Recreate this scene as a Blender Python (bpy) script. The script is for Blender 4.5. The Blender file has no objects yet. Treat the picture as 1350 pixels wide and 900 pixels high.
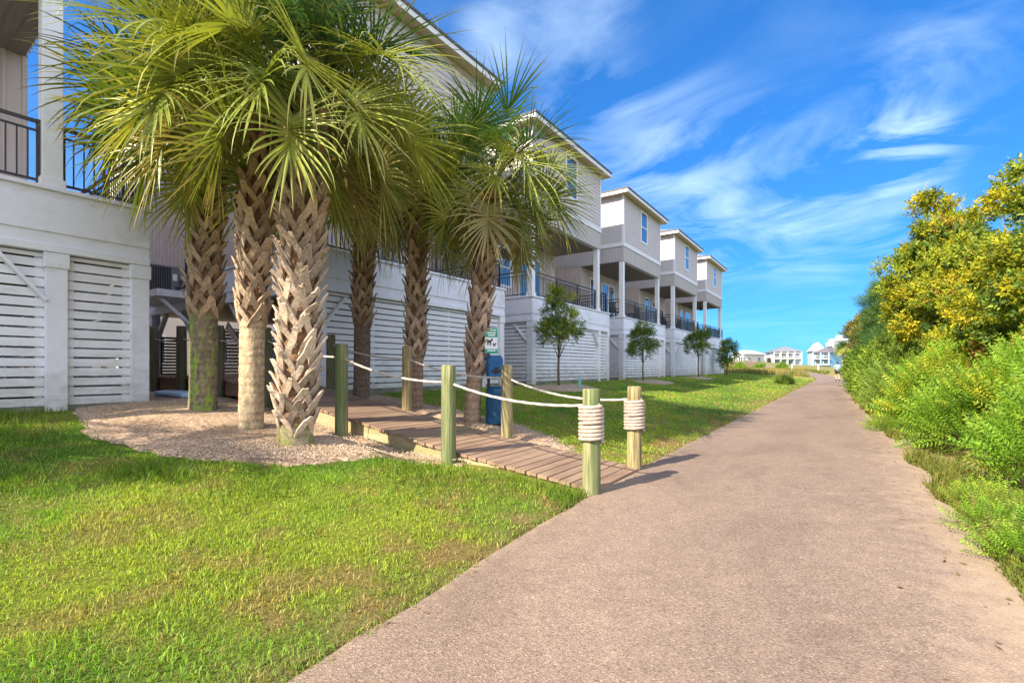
import bpy, bmesh, math, random
import numpy as np
from mathutils import Vector, Matrix
R = math.radians
rng = random.Random(7)
nrng = np.random.default_rng(11)
scene = bpy.context.scene
COL = scene.collection

# ------------------------------------------------------------------ terrain functions
def sm(t):
    t = np.clip(t, 0, 1); return t*t*(3-2*t)
def _hash(ix, iy, s):
    v = np.sin(ix*127.1 + iy*311.7 + s*74.7)*43758.5453
    return v - np.floor(v)
def vnoise(x, y, s=0):
    x = np.asarray(x, float); y = np.asarray(y, float)
    ix = np.floor(x); iy = np.floor(y); fx = x-ix; fy = y-iy
    fx = fx*fx*(3-2*fx); fy = fy*fy*(3-2*fy)
    a = _hash(ix, iy, s); b = _hash(ix+1, iy, s); c = _hash(ix, iy+1, s); d = _hash(ix+1, iy+1, s)
    return (a*(1-fx)+b*fx)*(1-fy)+(c*(1-fx)+d*fx)*fy
def fbm(x, y, s=0, o=4):
    v = 0; a = .5; t = 0
    for i in range(o):
        v = v + a*vnoise(x*2**i, y*2**i, s+i*3.3); t += a; a *= .5
    return v/t
def gz(x, y):
    x = np.asarray(x, float); y = np.asarray(y, float)
    t = np.clip((-2.2-x)/6.8, 0, 1); b = .74*t**1.15
    f = .2*sm((y-15)/40)+.25*sm((y-55)/100)
    dune = 1.5*sm((y-122)/30)*(.55+.6*fbm(x*.06, y*.06, 3)) + sm((-x-14)/10)*sm((y-60)/25)*(.5+1.2*fbm(x*.12, y*.12, 5))
    back = 0.9*sm((x-6)/14)*fbm(x*.1, y*.1, 9)
    tr = .17*sm((-x-3.4)/1.8)*sm((11-(-x))/2)*sm((y-4.0)/.55)*sm((6.95-y)/.5)
    return b+f*(1-.6*t)+dune+back-tr
XL_Y = [-8, 0, 1.2, 4.8, 6.4, 18, 28, 54, 65, 81, 113, 150]
XL_X = [-1.95, -2.0, -2.04, -2.28, -2.33, -2.4, -2.4, -2.3, -2.9, -4.6, -9.5, -24]
XR_Y = [-8, 0, 4, 7, 21, 33, 46, 54, 73, 90, 113, 150]
XR_X = [1.0, 1.0, .9, .85, .42, .15, .2, 0.1, -.6, -2.1, -6.2, -20]
def edge_l(y): return np.interp(y, XL_Y, XL_X) + .10*(fbm(np.asarray(y)*1.9, 0*np.asarray(y)+.3, 21, 5)-.5)
def edge_r(y): return np.interp(y, XR_Y, XR_X) + .42*(fbm(np.asarray(y)*1.1, 0*np.asarray(y)+7.3, 23, 5)-.5)
def g1(x, y): return float(gz(x, y))

# ------------------------------------------------------------------ materials
def new_mat(name):
    m = bpy.data.materials.new(name); m.use_nodes = True
    nt = m.node_tree; nt.nodes.clear()
    out = nt.nodes.new('ShaderNodeOutputMaterial')
    bs = nt.nodes.new('ShaderNodeBsdfPrincipled')
    nt.links.new(bs.outputs[0], out.inputs[0])
    return m, nt, bs, out
def N(nt, kind, **kw):
    n = nt.nodes.new(kind)
    for k, v in kw.items():
        if k in n.inputs.keys(): n.inputs[k].default_value = v
        else: setattr(n, k, v)
    return n
def mixc(nt, fac, a, b, mode='MIX'):
    n = nt.nodes.new('ShaderNodeMix'); n.data_type = 'RGBA'; n.blend_type = mode
    for idx, v in ((0, fac), (6, a), (7, b)):
        if isinstance(v, (int, float)): n.inputs[idx].default_value = v
        elif isinstance(v, (tuple, list)): n.inputs[idx].default_value = (*v[:3], 1)
        else: nt.links.new(v, n.inputs[idx])
    return n.outputs[2]
def ramp(nt, src, stops):
    r = nt.nodes.new('ShaderNodeValToRGB'); e = r.color_ramp.elements
    while len(e) < len(stops): e.new(.5)
    for el, (p, c) in zip(e, stops):
        el.position = p; el.color = (*c, 1) if isinstance(c, tuple) else (c, c, c, 1)
    nt.links.new(src, r.inputs[0]); return r.outputs[0]
def noise_src(nt, coord, scale, stretch=(1,1,1), detail=5, rough=.6, dist=0):
    mp = nt.nodes.new('ShaderNodeMapping'); mp.inputs['Scale'].default_value = stretch
    nt.links.new(coord, mp.inputs[0])
    n = N(nt, 'ShaderNodeTexNoise', Scale=scale, Detail=detail, Roughness=rough, Distortion=dist)
    nt.links.new(mp.outputs[0], n.inputs[0]); return n.outputs[0]
def bump(nt, bs, h, strength, dist=.01):
    b = N(nt, 'ShaderNodeBump', Strength=strength, Distance=dist)
    nt.links.new(h, b.inputs['Height']); nt.links.new(b.outputs[0], bs.inputs['Normal'])
def mat2(name, c1, c2, scale=3, stretch=(1,1,1), rough=.6, bmp=.1, bd=.005, c3=None, s3=.7, lo=.3, hi=.7, metallic=0, spec=.4, t3=(.55, .7), zdirt=None):
    m, nt, bs, out = new_mat(name)
    tc = N(nt, 'ShaderNodeTexCoord').outputs['Object']
    n1 = noise_src(nt, tc, scale, stretch)
    col = ramp(nt, n1, [(lo, c1), (hi, c2)])
    if c3:
        n2 = noise_src(nt, tc, s3, stretch, 6, .65)
        f = ramp(nt, n2, [(t3[0], 0.0), (t3[1], 1.0)])
        col = mixc(nt, f, col, c3)
    if zdirt:
        sx = N(nt, 'ShaderNodeSeparateXYZ'); nt.links.new(tc, sx.inputs[0]); mr = N(nt, 'ShaderNodeMapRange'); nt.links.new(sx.outputs[2], mr.inputs[0])
        mr.inputs[1].default_value = .1; mr.inputs[2].default_value = .95; mr.inputs[3].default_value = .34; mr.inputs[4].default_value = 0
        ad = N(nt, 'ShaderNodeMath', operation='ADD'); nt.links.new(mr.outputs[0], ad.inputs[0]); nt.links.new(noise_src(nt, tc, 2.2, (1,1,2.5), 7, .7), ad.inputs[1])
        col = mixc(nt, ramp(nt, ad.outputs[0], [(.55, 0.0), (.95, .8)]), col, zdirt)
    nt.links.new(col, bs.inputs['Base Color'])
    bs.inputs['Roughness'].default_value = rough; bs.inputs['Metallic'].default_value = metallic
    bs.inputs['Specular IOR Level'].default_value = spec
    if bmp: bump(nt, bs, noise_src(nt, tc, scale*2.5, stretch, 6), bmp, bd)
    return m
def mat_attr(name, rough=.6, trans=0.0, nscale=0, namt=.3, spec=.3, bmp=0, bscale=40, gloss=None):
    m, nt, bs, out = new_mat(name)
    a = N(nt, 'ShaderNodeAttribute'); a.attribute_name = 'Col'
    col = a.outputs['Color']
    tc = N(nt, 'ShaderNodeTexCoord').outputs['Object']
    if nscale:
        f = ramp(nt, noise_src(nt, tc, nscale, (1,1,1), 6, .7), [(.25, 1-namt), (.75, 1+namt)])
        col = mixc(nt, 1.0, col, f, 'MULTIPLY')
    nt.links.new(col, bs.inputs['Base Color'])
    bs.inputs['Roughness'].default_value = rough; bs.inputs['Specular IOR Level'].default_value = spec
    if bmp: bump(nt, bs, noise_src(nt, tc, bscale, (1,1,1), 6), bmp, .01)
    if trans:
        t = N(nt, 'ShaderNodeBsdfTranslucent'); nt.links.new(mixc(nt, 1.0, col, (1.3, 1.25, .6), 'MULTIPLY'), t.inputs[0])
        mx = N(nt, 'ShaderNodeMixShader'); mx.inputs[0].default_value = trans
        nt.links.new(bs.outputs[0], mx.inputs[1]); nt.links.new(t.outputs[0], mx.inputs[2])
        nt.links.new(mx.outputs[0], out.inputs[0])
    return m

MT = {}
MT['white'] = mat2('white_paint', (.73,.74,.80), (.79,.80,.85), 6, (1,1,1), .55, .12, .004, (.60,.60,.57), .9, zdirt=(.38,.37,.28))
MT['slat'] = mat2('white_board', (.73,.745,.78), (.83,.84,.87), 5, (.3,.2,1.4), .6, .2, .004, (.55,.55,.50), 1.3, t3=(.6,.8), zdirt=(.36,.35,.25))
MT['trim'] = mat2('trim_paint', (.72,.72,.72), (.80,.80,.79), 4, (1,1,1), .5, .05, .003)
MT['siding'] = mat2('grey_lap_siding', (.53,.49,.475), (.59,.55,.53), 5, (1,.3,3), .65, .12, .004)
MT['batten'] = mat2('tan_board_and_batten', (.50,.43,.37), (.56,.48,.42), 4, (2,2,.3), .65, .12, .004)
MT['skirt'] = mat2('grey_board_and_batten', (.46,.435,.42), (.51,.485,.465), 4, (2,2,.3), .65, .12, .004)
MT['soffit'] = mat2('tan_soffit', (.55,.44,.30), (.62,.50,.36), 4, (1,1,1), .6, .08, .004)
MT['ceiling'] = mat2('brown_porch_ceiling', (.16,.13,.10), (.22,.18,.14), 4, (.3,4,1), .6, .1, .004)
MT['roof'] = mat2('grey_roof', (.16,.17,.18), (.24,.25,.26), 9, (1,1,1), .55, .3, .01)
MT['gutter'] = mat2('dark_drip_edge', (.05,.055,.06), (.08,.085,.09), 4, (1,1,1), .5, .05, .003)
MT['bronze'] = mat2('dark_bronze_metal', (.035,.03,.03), (.055,.048,.045), 6, (1,1,1), .45, .05, .002)
MT['dirty'] = mat2('stained_base', (.10,.11,.07), (.25,.24,.19), 4, (1,1,2), .8, .4, .01)
MT['plumb'] = mat2('grey_pipe', (.2,.2,.2), (.3,.3,.3), 4)
MT['post'] = mat2('green_treated_post', (.10,.12,.045), (.34,.32,.16), 12, (3.5,3.5,.14), .85, .7, .01, (.11,.15,.055), 1.6, t3=(.40,.60), lo=.40, hi=.60)
MT['post_tan'] = mat2('weathered_tan_post', (.15,.115,.05), (.40,.32,.165), 12, (3.5,3.5,.14), .85, .7, .01, (.20,.21,.10), 1.4, t3=(.52,.7), lo=.40, hi=.60)
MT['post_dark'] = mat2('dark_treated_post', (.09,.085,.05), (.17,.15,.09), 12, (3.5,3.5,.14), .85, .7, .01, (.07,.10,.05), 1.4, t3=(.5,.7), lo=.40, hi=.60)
MT['deck'] = mat2('weathered_deck_wood', (.16,.10,.07), (.34,.23,.155), 4, (1.7,.25,1), .8, .5, .006, (.26,.24,.12), .5, t3=(.56,.75))
MT['beam'] = mat2('pale_treated_beam', (.30,.24,.13), (.46,.38,.23), 4, (.4,2,3), .8, .4, .006, (.22,.22,.10), 1.2)
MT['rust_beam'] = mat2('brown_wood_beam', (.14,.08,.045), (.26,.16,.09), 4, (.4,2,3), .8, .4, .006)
MT['rope'] = mat2('white_rope', (.42,.38,.32), (.58,.53,.47), 30, (1,1,1), .85, .4, .004)
MT['coil'] = mat2('tan_rope', (.32,.25,.20), (.52,.43,.35), 30, (1,1,1), .85, .4, .004)
MT['black'] = mat2('black_plastic', (.02,.02,.022), (.035,.035,.035), 6, (1,1,1), .5, .05, .002)
MT['blue'] = mat2('blue_enamel', (.012,.085,.22), (.018,.11,.27), 4, (1,1,1), .4, .05, .002)
MT['navy'] = mat2('dark_blue_enamel', (.008,.06,.14), (.012,.085,.18), 4, (1,1,1), .4, .05, .002, (.02,.12,.16), 2)
MT['green_sign'] = mat2('green_sign_paint', (.01,.30,.17), (.015,.34,.20), 4, (1,1,1), .4, 0)
MT['white_sign'] = mat2('white_sign_paint', (.78,.80,.80), (.82,.83,.83), 4, (1,1,1), .4, 0)
MT['palebluec'] = mat2('pale_blue_board', (.36,.55,.75), (.45,.62,.80), 4, (1,1,1), .4, .05)
MT['teal'] = mat2('teal_tarp', (.01,.20,.14), (.015,.25,.18), 4, (1,1,1), .5, .1)
MT['ac'] = mat2('dark_grey_metal', (.15,.15,.16), (.20,.20,.21), 6, (1,1,1), .5, .05)
MT['steel'] = mat2('galvanised_steel', (.45,.45,.45), (.6,.6,.6), 6, (1,1,1), .4, .05, metallic=.7)
MT['cyan'] = mat2('pale_cyan_plastic', (.2,.62,.62), (.3,.7,.7), 6, (1,1,1), .5, 0)
MT['bark'] = mat2('grey_bark', (.10,.075,.055), (.20,.16,.12), 14, (2,2,.6), .85, .6, .01)
MT['skin'] = mat2('skin', (.50,.30,.21), (.56,.35,.25), 8, (1,1,1), .5, 0)
MT['shirt'] = mat2('pale_blue_shirt', (.20,.33,.42), (.26,.40,.48), 8, (1,1,1), .8, .1)
MT['shorts'] = mat2('black_shorts', (.015,.015,.018), (.03,.03,.034), 8, (1,1,1), .8, .1)
MT['hair'] = mat2('dark_hair', (.03,.02,.015), (.06,.045,.03), 20, (1,1,1), .6, .1)
MT['farwhite'] = mat2('far_white_render', (.52,.52,.52), (.60,.60,.59), 2, (1,1,1), .6, 0)
MT['farblue'] = mat2('far_blue_siding', (.16,.38,.55), (.20,.43,.60), 2, (1,1,1), .6, 0)
MT['farroof'] = mat2('far_grey_roof', (.17,.18,.20), (.22,.23,.25), 2, (1,1,1), .6, 0)
MT['brownroof'] = mat2('far_brown_roof', (.12,.11,.12), (.17,.15,.16), 2, (1,1,1), .6, 0)
MT['paleroof'] = mat2('far_pale_roof', (.45,.46,.48), (.52,.53,.55), 2, (1,1,1), .5, 0)
MT['cream'] = mat2('cream_siding', (.60,.52,.42), (.66,.58,.47), 2, (1,1,1), .6, .1)
MT['fencewood'] = mat2('brown_fence_wood', (.15,.11,.085), (.24,.18,.14), 3, (1,1,.4), .8, .2)
MT['leaf'] = mat_attr('leaf', .5, .42, spec=.3)
MT['palmleaf'] = mat_attr('palm_leaf', .36, .22, spec=.5)
MT['grass'] = mat_attr('grass_blade', .55, .42, spec=.25)
MT['boot'] = mat_attr('palm_boot', .85, 0, 22, .5, .2, .8, 34)
MT['gravel'] = mat_attr('gravel_stone', .85, 0, 0, 0, .2)

def glass_mat():
    m, nt, bs, out = new_mat('window_glass')
    bs.inputs['Base Color'].default_value = (.05,.07,.085,1)
    bs.inputs['Roughness'].default_value = .04; bs.inputs['Specular IOR Level'].default_value = 1.0
    bs.inputs['Coat Weight'].default_value = .6; bs.inputs['Coat Roughness'].default_value = .03; bs.inputs['Coat IOR'].default_value = 2.0
    tc = N(nt, 'ShaderNodeTexCoord').outputs['Object']
    bump(nt, bs, noise_src(nt, tc, .8, (1,1,1), 2), .03, .02)
    return m
MT['glass'] = glass_mat()

def ground_mat():
    m, nt, bs, out = new_mat('lawn_ground')
    a = N(nt, 'ShaderNodeAttribute'); a.attribute_name = 'Col'
    tc = N(nt, 'ShaderNodeTexCoord').outputs['Object']
    f1 = ramp(nt, noise_src(nt, tc, 30, (1,1,1), 8, .75), [(.3, (.55,.55,.5)), (.7, (1.4,1.4,1.3))])
    col = mixc(nt, 1.0, a.outputs['Color'], f1, 'MULTIPLY')
    f2 = ramp(nt, noise_src(nt, tc, 1.3, (1,1,1), 6, .7), [(.3, (.75,.8,.7)), (.7, (1.2,1.15,1.1))])
    col = mixc(nt, 1.0, col, f2, 'MULTIPLY')
    nt.links.new(col, bs.inputs['Base Color']); bs.inputs['Roughness'].default_value = .9; bs.inputs['Specular IOR Level'].default_value = .15
    bump(nt, bs, noise_src(nt, tc, 45, (1,1,1), 8, .7), .8, .03)
    return m
MT['ground'] = ground_mat()
def asphalt_mat():
    m, nt, bs, out = new_mat('pinkish_asphalt')
    tc = N(nt, 'ShaderNodeTexCoord').outputs['Object']
    v = N(nt, 'ShaderNodeTexVoronoi', Scale=130.0); nt.links.new(tc, v.inputs['Vector'])
    sep = N(nt, 'ShaderNodeSeparateColor'); nt.links.new(v.outputs['Color'], sep.inputs[0])
    spk = ramp(nt, sep.outputs[0], [(0, (.17,.125,.10)), (.25, (.25,.195,.16)), (.75, (.31,.245,.20)), (.93, (.36,.29,.24)), (1, (.48,.40,.33))])
    big = ramp(nt, noise_src(nt, tc, .35, (1.6,.5,1), 6, .65), [(.3, (.72,.70,.71)), (.7, (.96,.93,.92))])
    col = mixc(nt, 1.0, spk, big, 'MULTIPLY'); col = mixc(nt, 1.0, col, (1.05,1.0,.92), 'MULTIPLY')
    mid = ramp(nt, noise_src(nt, tc, 6, (1,1,1), 6, .7), [(.3, (.88,.88,.88)), (.7, (1.1,1.1,1.1))])
    col = mixc(nt, 1.0, col, mid, 'MULTIPLY')
    stn = ramp(nt, noise_src(nt, tc, .55, (1.3,.8,1), 7, .62, .6), [(.50, (1,1,1)), (.64, (.83,.82,.82))])
    col = mixc(nt, 1.0, col, stn, 'MULTIPLY')
    a = N(nt, 'ShaderNodeAttribute'); a.attribute_name = 'Col'
    sp2 = N(nt, 'ShaderNodeSeparateColor'); nt.links.new(a.outputs['Color'], sp2.inputs[0])
    ns = noise_src(nt, tc, 5, (1,1,1), 8, .7)
    ad = N(nt, 'ShaderNodeMath', operation='ADD'); nt.links.new(sp2.outputs[0], ad.inputs[0]); nt.links.new(ns, ad.inputs[1])
    fs = ramp(nt, ad.outputs[0], [(.62, 0.0), (1.0, .85)])
    sand = ramp(nt, noise_src(nt, tc, 60, (1,1,1), 6, .7), [(.3, (.34,.24,.16)), (.7, (.50,.37,.26))])
    col = mixc(nt, fs, col, sand)
    nt.links.new(col, bs.inputs['Base Color']); bs.inputs['Roughness'].default_value = .85; bs.inputs['Specular IOR Level'].default_value = .25
    bump(nt, bs, v.outputs['Distance'], .55, .006)
    return m
MT['asphalt'] = asphalt_mat()
def pebble_ground(name, c):
    m, nt, bs, out = new_mat(name)
    tc = N(nt, 'ShaderNodeTexCoord').outputs['Object']
    v = N(nt, 'ShaderNodeTexVoronoi', Scale=48.0); nt.links.new(tc, v.inputs['Vector'])
    sep = N(nt, 'ShaderNodeSeparateColor'); nt.links.new(v.outputs['Color'], sep.inputs[0])
    col = ramp(nt, sep.outputs[0], [(0, c[0]), (.4, c[1]), (.8, c[2]), (1, c[3])])
    d = ramp(nt, noise_src(nt, tc, 1.2, (1,1,1), 6, .7), [(.35, (.72,.68,.62)), (.65, (1.08,1.05,1.02))])
    col = mixc(nt, 1.0, col, d, 'MULTIPLY')
    nt.links.new(col, bs.inputs['Base Color']); bs.inputs['Roughness'].default_value = .9
    bump(nt, bs, v.outputs['Distance'], -.8, .02)
    return m
MT['gravelbed'] = pebble_ground('gravel_bed', [(.17,.11,.07), (.36,.25,.165), (.53,.39,.275), (.66,.54,.42)])
MT['mulch'] = pebble_ground('sandy_mulch', [(.20,.15,.10), (.34,.26,.18), (.42,.33,.24), (.5,.42,.33)])

# ------------------------------------------------------------------ mesh helpers
class MB:
    def __init__(s): s.v = []; s.f = []; s.c = []
    def add(s, vs, fs, c=None):
        o = len(s.v); s.v.extend([tuple(p) for p in vs]); s.f.extend([tuple(i+o for i in f) for f in fs])
        if c is not None: s.c.extend([c]*len(vs) if not isinstance(c, list) else c)
        return s
    def box(s, x0, x1, y0, y1, z0, z1, c=None):
        vs = [(x,y,z) for z in (z0,z1) for y in (y0,y1) for x in (x0,x1)]
        return s.add(vs, [(0,2,3,1),(4,5,7,6),(0,1,5,4),(2,6,7,3),(0,4,6,2),(1,3,7,5)], c)
    def beam(s, p, q, w, h, up=(0,0,1), c=None):
        p = Vector(p); q = Vector(q); t = (q-p).normalized(); up = Vector(up)
        if abs(t.dot(up)) > .98: up = Vector((1,0,0))
        a = t.cross(up).normalized(); b = a.cross(t).normalized()
        vs = [e + a*(i*w/2) + b*(j*h/2) for e in (p,q) for j in (-1,1) for i in (-1,1)]
        return s.add(vs, [(0,2,3,1),(4,5,7,6),(0,1,5,4),(2,6,7,3),(0,4,6,2),(1,3,7,5)], c)
    def tube(s, pts, rad, n=8, cap=True, c=None, mod=None):
        pts = [Vector(p) for p in pts]; k = len(pts)
        if isinstance(rad, (int, float)): rad = [rad]*k
        T = [(pts[min(i+1,k-1)]-pts[max(i-1,0)]).normalized() for i in range(k)]
        a = T[0].cross(Vector((0,0,1)))
        if a.length < .05: a = T[0].cross(Vector((0,1,0)))
        a.normalize(); vs = []; cs = []
        for i in range(k):
            a = (a - T[i]*a.dot(T[i])).normalized(); b = T[i].cross(a)
            for j in range(n):
                th = 2*math.pi*j/n; r = rad[i]*(mod(i,th) if mod else 1)
                vs.append(pts[i] + a*(r*math.cos(th)) + b*(r*math.sin(th)))
                if isinstance(c, list): cs.append(c[i])
        fs = [(i*n+j, i*n+(j+1)%n, (i+1)*n+(j+1)%n, (i+1)*n+j) for i in range(k-1) for j in range(n)]
        if cap: fs += [tuple(range(n-1,-1,-1)), tuple((k-1)*n+j for j in range(n))]
        return s.add(vs, fs, cs if isinstance(c, list) else c)
    def build(s, name, m, parent=None, smooth=False, loc=None, bevel=0):
        me = bpy.data.meshes.new(name); me.from_pydata(s.v, [], s.f); me.update()
        if s.c:
            at = me.color_attributes.new('Col', 'FLOAT_COLOR', 'POINT')
            arr = np.ones((len(s.v), 4), np.float32); arr[:, :3] = np.array([x[:3] for x in s.c], np.float32)
            at.data.foreach_set('color', arr.ravel())
        if smooth: me.polygons.foreach_set('use_smooth', [True]*len(me.polygons))
        o = bpy.data.objects.new(name, me); COL.objects.link(o); me.materials.append(MT[m] if isinstance(m, str) else m)
        if parent: o.parent = parent
        if loc: o.location = loc
        if bevel:
            b = o.modifiers.new('bevel', 'BEVEL'); b.width = bevel; b.segments = 1; b.limit_method = 'ANGLE'
        return o
def np_mesh(name, V, F, C, m, parent=None, smooth=False):
    """V (n,3) F (k,3 or 4) C (n,3)"""
    me = bpy.data.meshes.new(name); n = len(V); k, w = F.shape
    me.vertices.add(n); me.vertices.foreach_set('co', np.ascontiguousarray(V, np.float32).ravel())
    me.loops.add(k*w); me.loops.foreach_set('vertex_index', np.ascontiguousarray(F, np.int32).ravel())
    me.polygons.add(k); me.polygons.foreach_set('loop_start', np.arange(0, k*w, w, dtype=np.int32))
    if smooth: me.polygons.foreach_set('use_smooth', np.ones(k, bool))
    me.update(calc_edges=True)
    if C is not None:
        at = me.color_attributes.new('Col', 'FLOAT_COLOR', 'POINT')
        arr = np.ones((n, 4), np.float32); arr[:, :3] = C; at.data.foreach_set('color', arr.ravel())
    o = bpy.data.objects.new(name, me); COL.objects.link(o); me.materials.append(MT[m])
    if parent: o.parent = parent
    return o
def tag(o, label=None, cat=None, group=None, kind=None):
    if label: o['label'] = label
    if cat: o['category'] = cat
    if group: o['group'] = group
    if kind: o['kind'] = kind
    return o
def empty(name, loc, rz=0, label=None, cat=None, group=None):
    o = bpy.data.objects.new(name, None); COL.objects.link(o); o.location = loc; o.rotation_euler = (0,0,rz); o.empty_display_size = .2
    return tag(o, label, cat, group)
def copy_tree(o, parent=None):
    c = o.copy(); COL.objects.link(c)
    if parent: c.parent = parent
    for ch in list(o.children): copy_tree(ch, c)
    return c

# ------------------------------------------------------------------ ground
def axis(lo_dense, hi_dense, step, lo, hi):
    a = list(np.arange(lo_dense, hi_dense+1e-6, step)); s = step
    x = a[-1]
    while x < hi: s *= 1.22; x += s; a.append(x)
    x = a[0]; s = step
    while x > lo: s *= 1.22; x -= s; a.insert(0, x)
    return np.array(a)
GRAVEL = [(-9.95,2.25),(-8.6,1.95),(-7.6,1.85),(-6.8,2.0),(-5.9,2.4),(-5.2,3.0),(-4.95,3.8),(-4.75,4.6),(-4.1,4.75),(-4.1,4.98),(-6,5.0),(-10,5.0),(-14,5.2),(-18,5.2),(-18,3.2),(-10.1,3.2)]
GRAVEL2 = [(-3.1,6.22),(-3.5,6.75),(-4.3,7.3),(-5.4,7.7),(-7.2,7.75),(-8.6,7.5),(-9.8,7.3),(-9.8,6.2)]
def in_poly(x, y, poly):
    x = np.asarray(x); y = np.asarray(y); r = np.zeros(x.shape, bool); n = len(poly)
    for i in range(n):
        x0, y0 = poly[i]; x1, y1 = poly[(i+1) % n]
        c = ((y0 > y) != (y1 > y)); dx = np.where(y1 == y0, 0, (x1-x0)*(y-y0)/((y1-y0) if y1 != y0 else 1)+x0)
        r ^= c & (x < dx)
    return r
def lawn_col(x, y):
    n1 = fbm(x*.55, y*.55, 31); n2 = fbm(x*3.6, y*3.6, 37)
    g = np.stack([.18+.0*x, .32+.0*x, .03+.0*x], -1); yel = np.array([.33,.40,.045]); br = np.array([.36,.24,.11]); dk = np.array([.11,.24,.025])
    a = .75*sm((n1-.44)/.25)[..., None]; g = g*(1-a)+yel*a
    d = sm((.46-n1)/.13)[..., None]*.9; g = g*(1-d)+dk*d
    el = edge_l(y); near = np.exp(-np.maximum(el-x, 0)/.55)
    b = np.clip(sm((n2-.52)/.14)*.7*(.6+.9*near)+near*.45*n2, 0, .85)[..., None]; g = g*(1-b)+br*b
    return g
def build_ground():
    xs = axis(-12, 5, .17, -2500, 2500); ys = axis(-3, 22, .2, -1500, 4000)
    X, Y = np.meshgrid(xs, ys); x = X.ravel(); y = Y.ravel()
    z = gz(x, y) + .012*(fbm(x*2.2, y*2.2, 2)-.5)*2
    inside = (x > edge_l(y)+.05) & (x < edge_r(y)-.05) & (y < 150)
    z = z - np.where(inside, .08, 0)
    z = z - np.where(in_poly(x, y, GRAVEL) | in_poly(x, y, GRAVEL2), .0, 0)
    soil = np.array([.16,.13,.06]); c = lawn_col(x, y)*.5 + soil*.16; en = np.exp(-np.maximum(edge_l(y)-x, 0)/.22)[:, None]*(x < .5)[:, None]*(y < 60)[:, None]; c = c*(1-.8*en)+np.array([.21,.155,.085])*.8*en
    dry = np.array([.30,.25,.09]); dn = fbm(x*.25, y*.25, 44)[:, None]
    f = sm((y-48)/14)[:, None]*(.55+.6*dn); f = np.clip(f*(x < 1)[:, None], 0, 1); c = c*(1-f)+dry*f
    far = sm((y-100)/60)[:, None]; c = c*(1-far)+np.array([.22,.22,.09])*far
    sand = np.array([.42,.30,.20]); r = sm((x-edge_r(y)+.15)/.12)[:, None]*(x > -1)[:, None]*sm((60-y)/20)[:, None]*.95
    c = c*(1-r)+sand*r
    r2 = sm((x-2.6)/1.5)[:, None]; c = c*(1-r2)+np.array([.10,.11,.03])*r2
    under = ((x < -10.2) & (y < 60))[:, None]; c = np.where(under, np.array([.22,.17,.12]), c)
    nx, ny = len(xs), len(ys); i = np.arange((ny-1)*(nx-1)); a = i//(nx-1)*nx + i % (nx-1)
    F = np.stack([a, a+1, a+nx+1, a+nx], -1)
    o = np_mesh('ground', np.stack([x, y, z], -1), F, c, 'ground', smooth=True); tag(o, 'lawn and sandy soil rising gently from the path to the houses', 'ground', kind='structure')
build_ground()

def build_path():
    ys = np.concatenate([np.arange(-5, 15, .06), np.arange(15, 30, .2), np.arange(30, 150, .6)]); nx = 20
    L = edge_l(ys); Rr = edge_r(ys); t = np.linspace(0, 1, nx)
    X = L[:, None]*(1-t)+Rr[:, None]*t; Y = np.repeat(ys[:, None], nx, 1)
    Z = gz(X, Y)+.032 - .014*(np.abs(t-.5)*2)**8
    C = np.zeros((X.size, 3)); e = (Rr[:, None]-X).ravel(); C[:, 0] = np.clip((.40+.3*np.exp(-np.maximum(Y.ravel()-2, 0)/5))*np.exp(-np.maximum(e, 0)/(.30+.25*fbm(X.ravel()*0, Y.ravel()*.8, 66))), 0, 1)+.25*np.exp(-np.maximum((X-L[:, None]).ravel(), 0)/.05)
    i = np.arange((len(ys)-1)*(nx-1)); a = i//(nx-1)*nx+i % (nx-1)
    F = np.stack([a, a+1, a+nx+1, a+nx], -1)
    o = np_mesh('path', np.stack([X.ravel(), Y.ravel(), Z.ravel()], -1), F, C, 'asphalt', smooth=True)
    tag(o, 'pinkish grey asphalt footpath bending gently into the distance', 'path', kind='structure')
build_path()

def bed(name, poly, m, label, up=.035, mound=.06, step=.1):
    xs = np.arange(min(p[0] for p in poly)-.1, max(p[0] for p in poly)+.1, step); ys = np.arange(min(p[1] for p in poly)-.1, max(p[1] for p in poly)+.1, step)
    X, Y = np.meshgrid(xs, ys); wob = .22*(fbm(X*2.3, Y*2.3, 51)-.5); wob2 = .22*(fbm(X*2.3, Y*2.3, 57)-.5)
    ins = in_poly((X+wob).ravel(), (Y+wob2).ravel(), poly).reshape(X.shape)
    # signed-ish depth from the edge
    dist = np.full(X.shape, 9.0); n = len(poly)
    for i in range(n):
        a = np.array(poly[i]); b = np.array(poly[(i+1) % n]); ab = b-a; L2 = max(ab@ab, 1e-9)
        t = np.clip(((X-a[0])*ab[0]+(Y-a[1])*ab[1])/L2, 0, 1); dist = np.minimum(dist, np.hypot(X-a[0]-t*ab[0], Y-a[1]-t*ab[1]))
    Z = gz(X, Y) + np.where(ins, up*.5+mound*sm(dist/.9)+.02*fbm(X*3, Y*3, 61), -.06)
    keep = ins
    nx, ny = len(xs), len(ys); F = []
    i = np.arange((ny-1)*(nx-1)); a = i//(nx-1)*nx+i % (nx-1); F = np.stack([a, a+1, a+nx+1, a+nx], -1)
    k = keep.ravel(); F = F[k[F].any(1)]
    used = np.unique(F); remap = -np.ones(nx*ny, int); remap[used] = np.arange(len(used))
    V = np.stack([X.ravel(), Y.ravel(), Z.ravel()], -1)[used]
    o = np_mesh(name, V, remap[F], None, m, smooth=True); tag(o, label, 'ground cover', kind='structure')
    return o
bed('gravel_bed', GRAVEL, 'gravelbed', 'low mound of tan gravel around the palm trunks')
bed('sandy_bed', GRAVEL2, 'gravelbed', 'sandy gravel strip on the far side of the boardwalk', mound=.03)
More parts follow.
